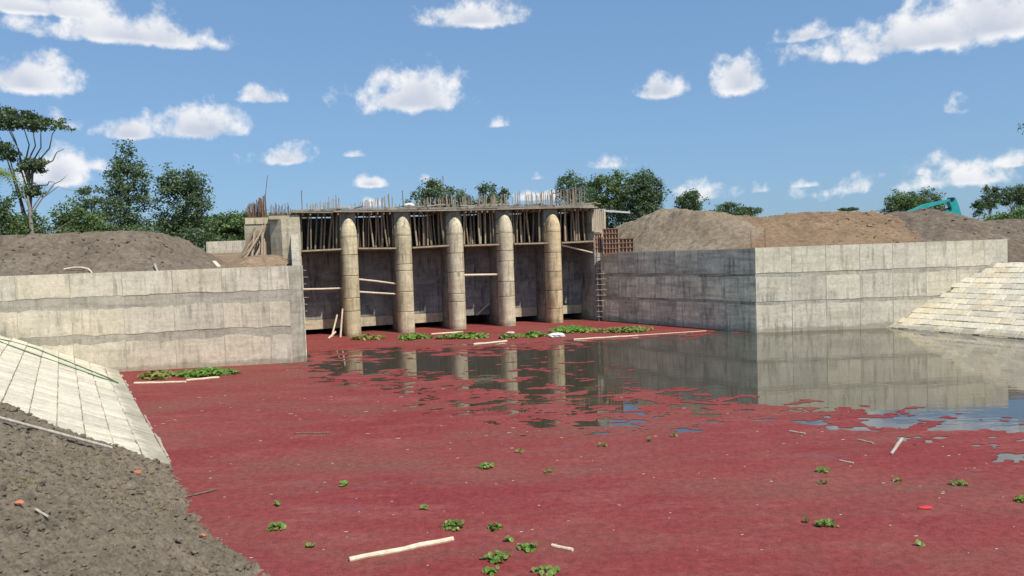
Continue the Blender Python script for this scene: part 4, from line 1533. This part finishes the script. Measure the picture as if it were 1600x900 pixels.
# ------------------------------------------------------------------ floating plants
def hyacinth(name, cx, cy, rx, ry, n, label, size=.07, dry=0.0, z=.02, height=.1, group='water hyacinth', rot=0.0):
    t = thing(name, (cx, cy, 0), label, 'water plant', group)
    for leafset, mat, nn in (('leaves', 'hyacinth', int(n * (1 - dry))), ('dry_leaves', 'leaf_dry', int(n * dry))):
        if nn < 2:
            continue
        V, F = [], []
        for _ in range(nn):
            a, r = random.uniform(0, 2 * math.pi), math.sqrt(random.random())
            r *= .75 + .35 * math.sin(3 * a + cx) * .5 + random.uniform(-.1, .15)
            dx, dy = rx * r * math.cos(a), ry * r * math.sin(a)
            x, y = cx + dx * math.cos(rot) - dy * math.sin(rot), cy + dx * math.sin(rot) + dy * math.cos(rot)
            zz = z + random.uniform(0, height) * (1 - .6 * r)
            s = size * random.uniform(.6, 1.35)
            nr = Vector((random.gauss(0, .55), random.gauss(-.35, .5), 1)).normalized()
            u = nr.cross(Vector((random.gauss(0, 1), random.gauss(0, 1), .1))).normalized()
            w = nr.cross(u)
            k = len(V)
            c = Vector((x, y, zz))
            V.append(tuple(c - nr * s * .15))
            for i in range(7):
                q = 2 * math.pi * i / 7
                V.append(tuple(c + u * s * math.cos(q) + w * s * .82 * math.sin(q)))
            for i in range(7):
                F.append((k, k + 1 + i, k + 1 + (i + 1) % 7))
            k = len(V)
            st = Vector((cx + (x - cx) * .8, cy + (y - cy) * .8, .0))
            V += [tuple(st), tuple(st + Vector((.012, 0, 0))), tuple(c + u * .008), tuple(c - u * .008)]
            F.append((k, k + 1, k + 2, k + 3))
        o = link(leafset, mesh_of(leafset, V, F, M[mat], (cx, cy, 0)), t, (cx, cy, 0))
        o['kind'] = 'stuff'


random.seed(55)
for (x, y, rx, ry, n, dry, lab) in [
        (-5.1, 38.7, 1.0, .9, 300, .12, 'dense green hyacinth raft before the second pier from the left'),
        (-2.5, 38.3, 1.6, .9, 480, .2, 'long green hyacinth raft floating between the second and fourth piers'),
        (-7.4, 39.1, 1.1, .5, 110, .75, 'thin yellowing hyacinth patch at the foot of the leftmost pier'),
        (2.95, 39.6, 1.35, 1.5, 520, .12, 'large green hyacinth raft before the rightmost pier'),
        (5.6, 38.5, 1.7, .75, 300, .55, 'flat yellow-green hyacinth raft out toward the shaded wing wall'),
        (1.0, 37.6, .7, .6, 130, .15, 'small green hyacinth raft left of the white float'),
        (-.2, 37.4, .7, .45, 80, .6, 'patchy hyacinth raft below the fourth pier from the left'),
        (-11.6, 28.6, 1.35, .7, 380, .1, 'bright green hyacinth raft at the foot of the left wall'),
        (-13.3, 28.4, .9, .7, 170, .8, 'brown dying hyacinth patch at the foot of the left wall')]:
    hyacinth('hyacinth_raft', x, y, rx, ry, n, lab, .085, dry, height=.27, group='hyacinth rafts')
near = [(-3.81, 11.8, .16, 26, 'bright hyacinth clump nearest to the end of the muddy shore'),
        (-.62, 14.86, .22, 30, 'hyacinth clump alone near the middle of the red mat'),
        (-3.24, 13.97, .12, 10, 'small hyacinth tuft in the left part of the red mat, farthest back'),
        (-4.15, 12.96, .09, 7, 'tiny hyacinth tuft behind the bright clump by the muddy shore'),
        (-1.02, 11.62, .24, 40, 'wide hyacinth clump just above the right end of the floating bamboo'),
        (-.42, 11.48, .14, 18, 'small hyacinth clump right of the one above the bamboo end'),
        (-.17, 10.96, .06, 8, 'tiny hyacinth sprig between the clumps right of the bamboo'),
        (.09, 10.65, .18, 28, 'pale hyacinth clump to the left of the white driftwood splinter'),
        (-.34, 10.33, .22, 34, 'dark wide hyacinth clump right below the bamboo end'),
        (1.8, 16.16, .12, 7, 'tiny hyacinth tuft just before the reflection of the rightmost pier'),
        (2.86, 16.46, .07, 5, 'smallest hyacinth speck left of a second one beneath the open water'),
        (3.47, 16.83, .07, 5, 'smallest hyacinth speck, right one of two beneath the open water'),
        (.07, 15.88, .1, 6, 'tiny hyacinth speck behind the lone middle clump'),
        (.56, 14.37, .12, 8, 'tiny hyacinth tuft right of the lone middle clump'),
        (-1.58, 12.53, .09, 6, 'tiny hyacinth speck behind the floating bamboo'),
        (-3.06, 11.03, .08, 6, 'tiny hyacinth speck left of the bamboo, close to the shore'),
        (5.53, 13.81, .18, 14, 'hyacinth tuft, upper of two in the right half of the red mat'),
        (5.28, 13.1, .08, 5, 'tiny hyacinth speck just below the upper right tuft'),
        (6.56, 13.1, .09, 6, 'tiny hyacinth tuft between the two wider tufts on the right'),
        (7.44, 12.78, .18, 14, 'flat hyacinth tuft near the right edge of the red mat'),
        (7.9, 11.93, .16, 16, 'hyacinth clump cut by the right edge of the view'),
        (4.52, 11.18, .19, 26, 'brightest hyacinth clump in the lower right of the red mat'),
        (4.28, 11.31, .06, 5, 'tiny hyacinth sprig left of the lower right clump'),
        (5.44, 10.33, .07, 5, 'tiny lowest hyacinth tuft on the right'),
        (-.38, 9.87, .14, 12, 'hyacinth clump at the bottom edge, left one of two'),
        (.33, 9.81, .2, 18, 'hyacinth clump at the bottom edge, right one of two')]
for (x, y, r, n, lab) in near:
    hyacinth('hyacinth_clump', x, y, r, r * .8, int(n * 1.3), lab, .036, .12, height=.09, group='hyacinth clumps on the red mat')

# ------------------------------------------------------------------ poles, planks and litter on the water and banks
for (p, q, r, lab, m) in [
        ((-2.38, 10.44, .03), (-.99, 11.09, .03), .038, 'thick peeled bamboo pole floating in the foreground', 'pale_timber'),
        ((.44, 10.74, .02), (.72, 10.53, .02), .026, 'short white driftwood splinter right of the floating bamboo', 'pale_timber'),
        ((2.8, 35.75, .03), (5.9, 36.4, .03), .038, 'long pale boom pole holding the red mat, left half', 'pale_timber'),
        ((5.8, 36.45, .03), (9.4, 37.35, .03), .022, 'long pale boom pole holding the red mat, right half by the wing wall', 'pale_timber'),
        ((-1.86, 35.15, .03), (-.33, 35.98, .03), .05, 'thin pale pole floating below the third and fourth piers', 'pale_timber'),
        ((-4.34, 40.4, .03), (-2.7, 40.9, .03), .05, 'thin pale pole floating between the second and third piers', 'pale_timber'),
        ((-13.5, 27.07, .03), (-11.6, 26.9, .03), .045, 'long thin pole floating before the left hyacinth raft', 'pale_timber'),
        ((-11.75, 27.3, .03), (-10.75, 27.75, .03), .045, 'short thin pole touching the right end of the left hyacinth raft', 'pale_timber'),
        ((7.26, 14.77, .02), (7.9, 15.6, .10), .032, 'white stick poking out of a pale open patch on the right', 'bark_pale'),
        ((6.12, 14.45, .02), (6.3, 14.26, .02), .018, 'short stick lying left of the white poking stick', 'bark_pale'),
        ((7.15, 15.95, .02), (7.31, 15.61, .02), .018, 'short white stick just behind the white poking stick', 'bark_pale'),
        ((6.05, 16.86, .02), (6.29, 16.6, .02), .02, 'short white stick near the edge of the open water', 'bark_pale'),
        ((-5.95, 13.6, .03), (-5.55, 13.95, .04), .014, 'dark thin stick floating beside the muddy shore', 'bark'),
        ((-5.35, 18.4, .02), (-4.5, 18.3, .02), .02, 'dark thin stick floating far left on the red mat', 'bark')]:
    P, Q = Vector(p), Vector(q)
    n = 7
    pts = [P.lerp(Q, i / (n - 1)) + Vector((0, 0, random.uniform(-.2, .2) * r)) for i in range(n)]
    tag(build('floating_pole', MB().tube(pts, [r * random.uniform(.9, 1.08) for _ in range(n)], 9), M[m], origin=tuple(P)), lab, 'pole')

P, Q = Vector((-9.6, 13.45, 1.75)), Vector((-7.63, 14.33, .78))
pts = []
for i in range(9):
    p = P.lerp(Q, i / 8)
    pts.append(p)
tag(build('bamboo_stick', MB().tube(pts, [.028, .027, .03, .026, .028, .03, .026, .027, .025], 8), M['bark_pale'], origin=tuple(P)),
    'long pale bamboo stick lying across the muddy bank', 'stick')


def mud_at(x, y, dz=0.0):
    d = Vector((x - TOE_L.x, y - TOE_L.y))
    s, w = d.x * TL.x + d.y * TL.y, d.x * UL.x + d.y * UL.y
    return Vector((x, y, float(mud_height(np.array([[s]]), np.array([[w]]))[0, 0]) + dz))


tag(build('short_stick', MB().tube([mud_at(-5.75, 9.0, .06), mud_at(-5.55, 8.92, .06)], .014, 6), M['bark_pale']), 'short pale stick on the near mud', 'stick')
for (x, y, r, lab) in [(-6.85, 13.6, .085, 'orange brick fragment on the mud below the long bamboo stick'), (-5.9, 8.95, .045, 'small brick fragment on the mud at the left edge'),
                       (-4.75, 11.3, .05, 'small brick fragment on the mud close to the water')]:
    tag(build('brick_fragment', MB().lump(mud_at(x, y, .05), r, 6, 4, .3, (1.3, .9, .6)), M['brick']), lab, 'brick')
tag(build('foam_float', MB().lump((2.1, 37.2, .08), .26, 10, 5, .12, (1.6, 1, .55)), M['white']), 'white foam float below the rightmost pier', 'float')
tag(build('foam_float', MB().lump((-.15, 39.3, .06), .16, 9, 5, .12, (1.7, 1, .5)), M['white'], color=(.7, .68, .6)), 'small dirty float below the fourth pier', 'float')
tag(build('plastic_scrap', MB().lump((6.3, 11.75, .02), .06, 7, 4, .3, (1.8, 1, .3)), M['red_plastic']), 'bright red plastic scrap on the mat at lower right', 'litter')


# green rope loop on the left block slope
def slopeL_pt(x, y, dz=.05):
    w = (x - TOE_L.x) * UL.x + (y - TOE_L.y) * UL.y
    return Vector((x, y, w * SL + dz))


rope = [slopeL_pt(*p) for p in [(-18.3, 27.9), (-18.55, 27.0), (-17.6, 26.6), (-16.4, 26.4), (-15.3, 26.3), (-14.2, 26.2), (-13.7, 26.35), (-14.4, 26.9), (-15.6, 27.4), (-16.8, 27.9), (-17.7, 28.3)]]
tag(build('rope_loop', MB().tube(rope + [rope[0]], .022, 6), M['rope'], origin=tuple(rope[0])), 'long green rope loop lying on the left block slope', 'rope')

# scattered pale specks of litter in the mat
random.seed(66)
mb = MB()
for _ in range(260):
    y = random.uniform(9.5, 24)
    x = random.uniform(-.62 * y, .66 * y)
    if azolla_field(np.array([[x]]), np.array([[y]]))[0, 0] < .15:
        continue
    s = random.uniform(.004, .014) * (y / 12)
    a = random.uniform(-.5, .5)
    dx, dy = math.cos(a) * s * random.uniform(1, 3), math.sin(a) * s
    mb.add([(x - dx, y - dy - s * .4, .012), (x + dx, y + dy - s * .4, .012), (x + dx, y + dy + s * .4, .018), (x - dx, y - dy + s * .4, .018)], [(0, 1, 2, 3)])
o = build('floating_specks', mb, M['bark_pale'], origin=(0, 0, 0))
o['kind'] = 'stuff'
tag(o, 'pale specks of straw and litter scattered over the red mat', 'litter')

# sparse seedlings on the near mud
random.seed(88)
mb = MB()
for _ in range(150):
    cx, cy = random.choice([(-7.2, 13.2), (-6.0, 12.0), (-6.6, 10.2)])
    x, y = cx + random.gauss(0, .35), cy + random.gauss(0, .35)
    p = mud_at(x, y, .0)
    if p.z < .05:
        continue
    for k in range(3):
        a = random.uniform(0, 6.28)
        q = Vector((math.cos(a), math.sin(a), random.uniform(.6, 1.6))) * random.uniform(.02, .05)
        w = Vector((-math.sin(a), math.cos(a), 0)) * .006
        mb.add([p - w, p + w, p + q * .7 + w, p + q], [(0, 1, 2, 3)])
o = build('seedlings', mb, M['leaf_dry'], origin=(0, 0, 0))
o['kind'] = 'stuff'
tag(o, 'sparse yellow-green seedlings sprouting on the near mud', 'seedlings')
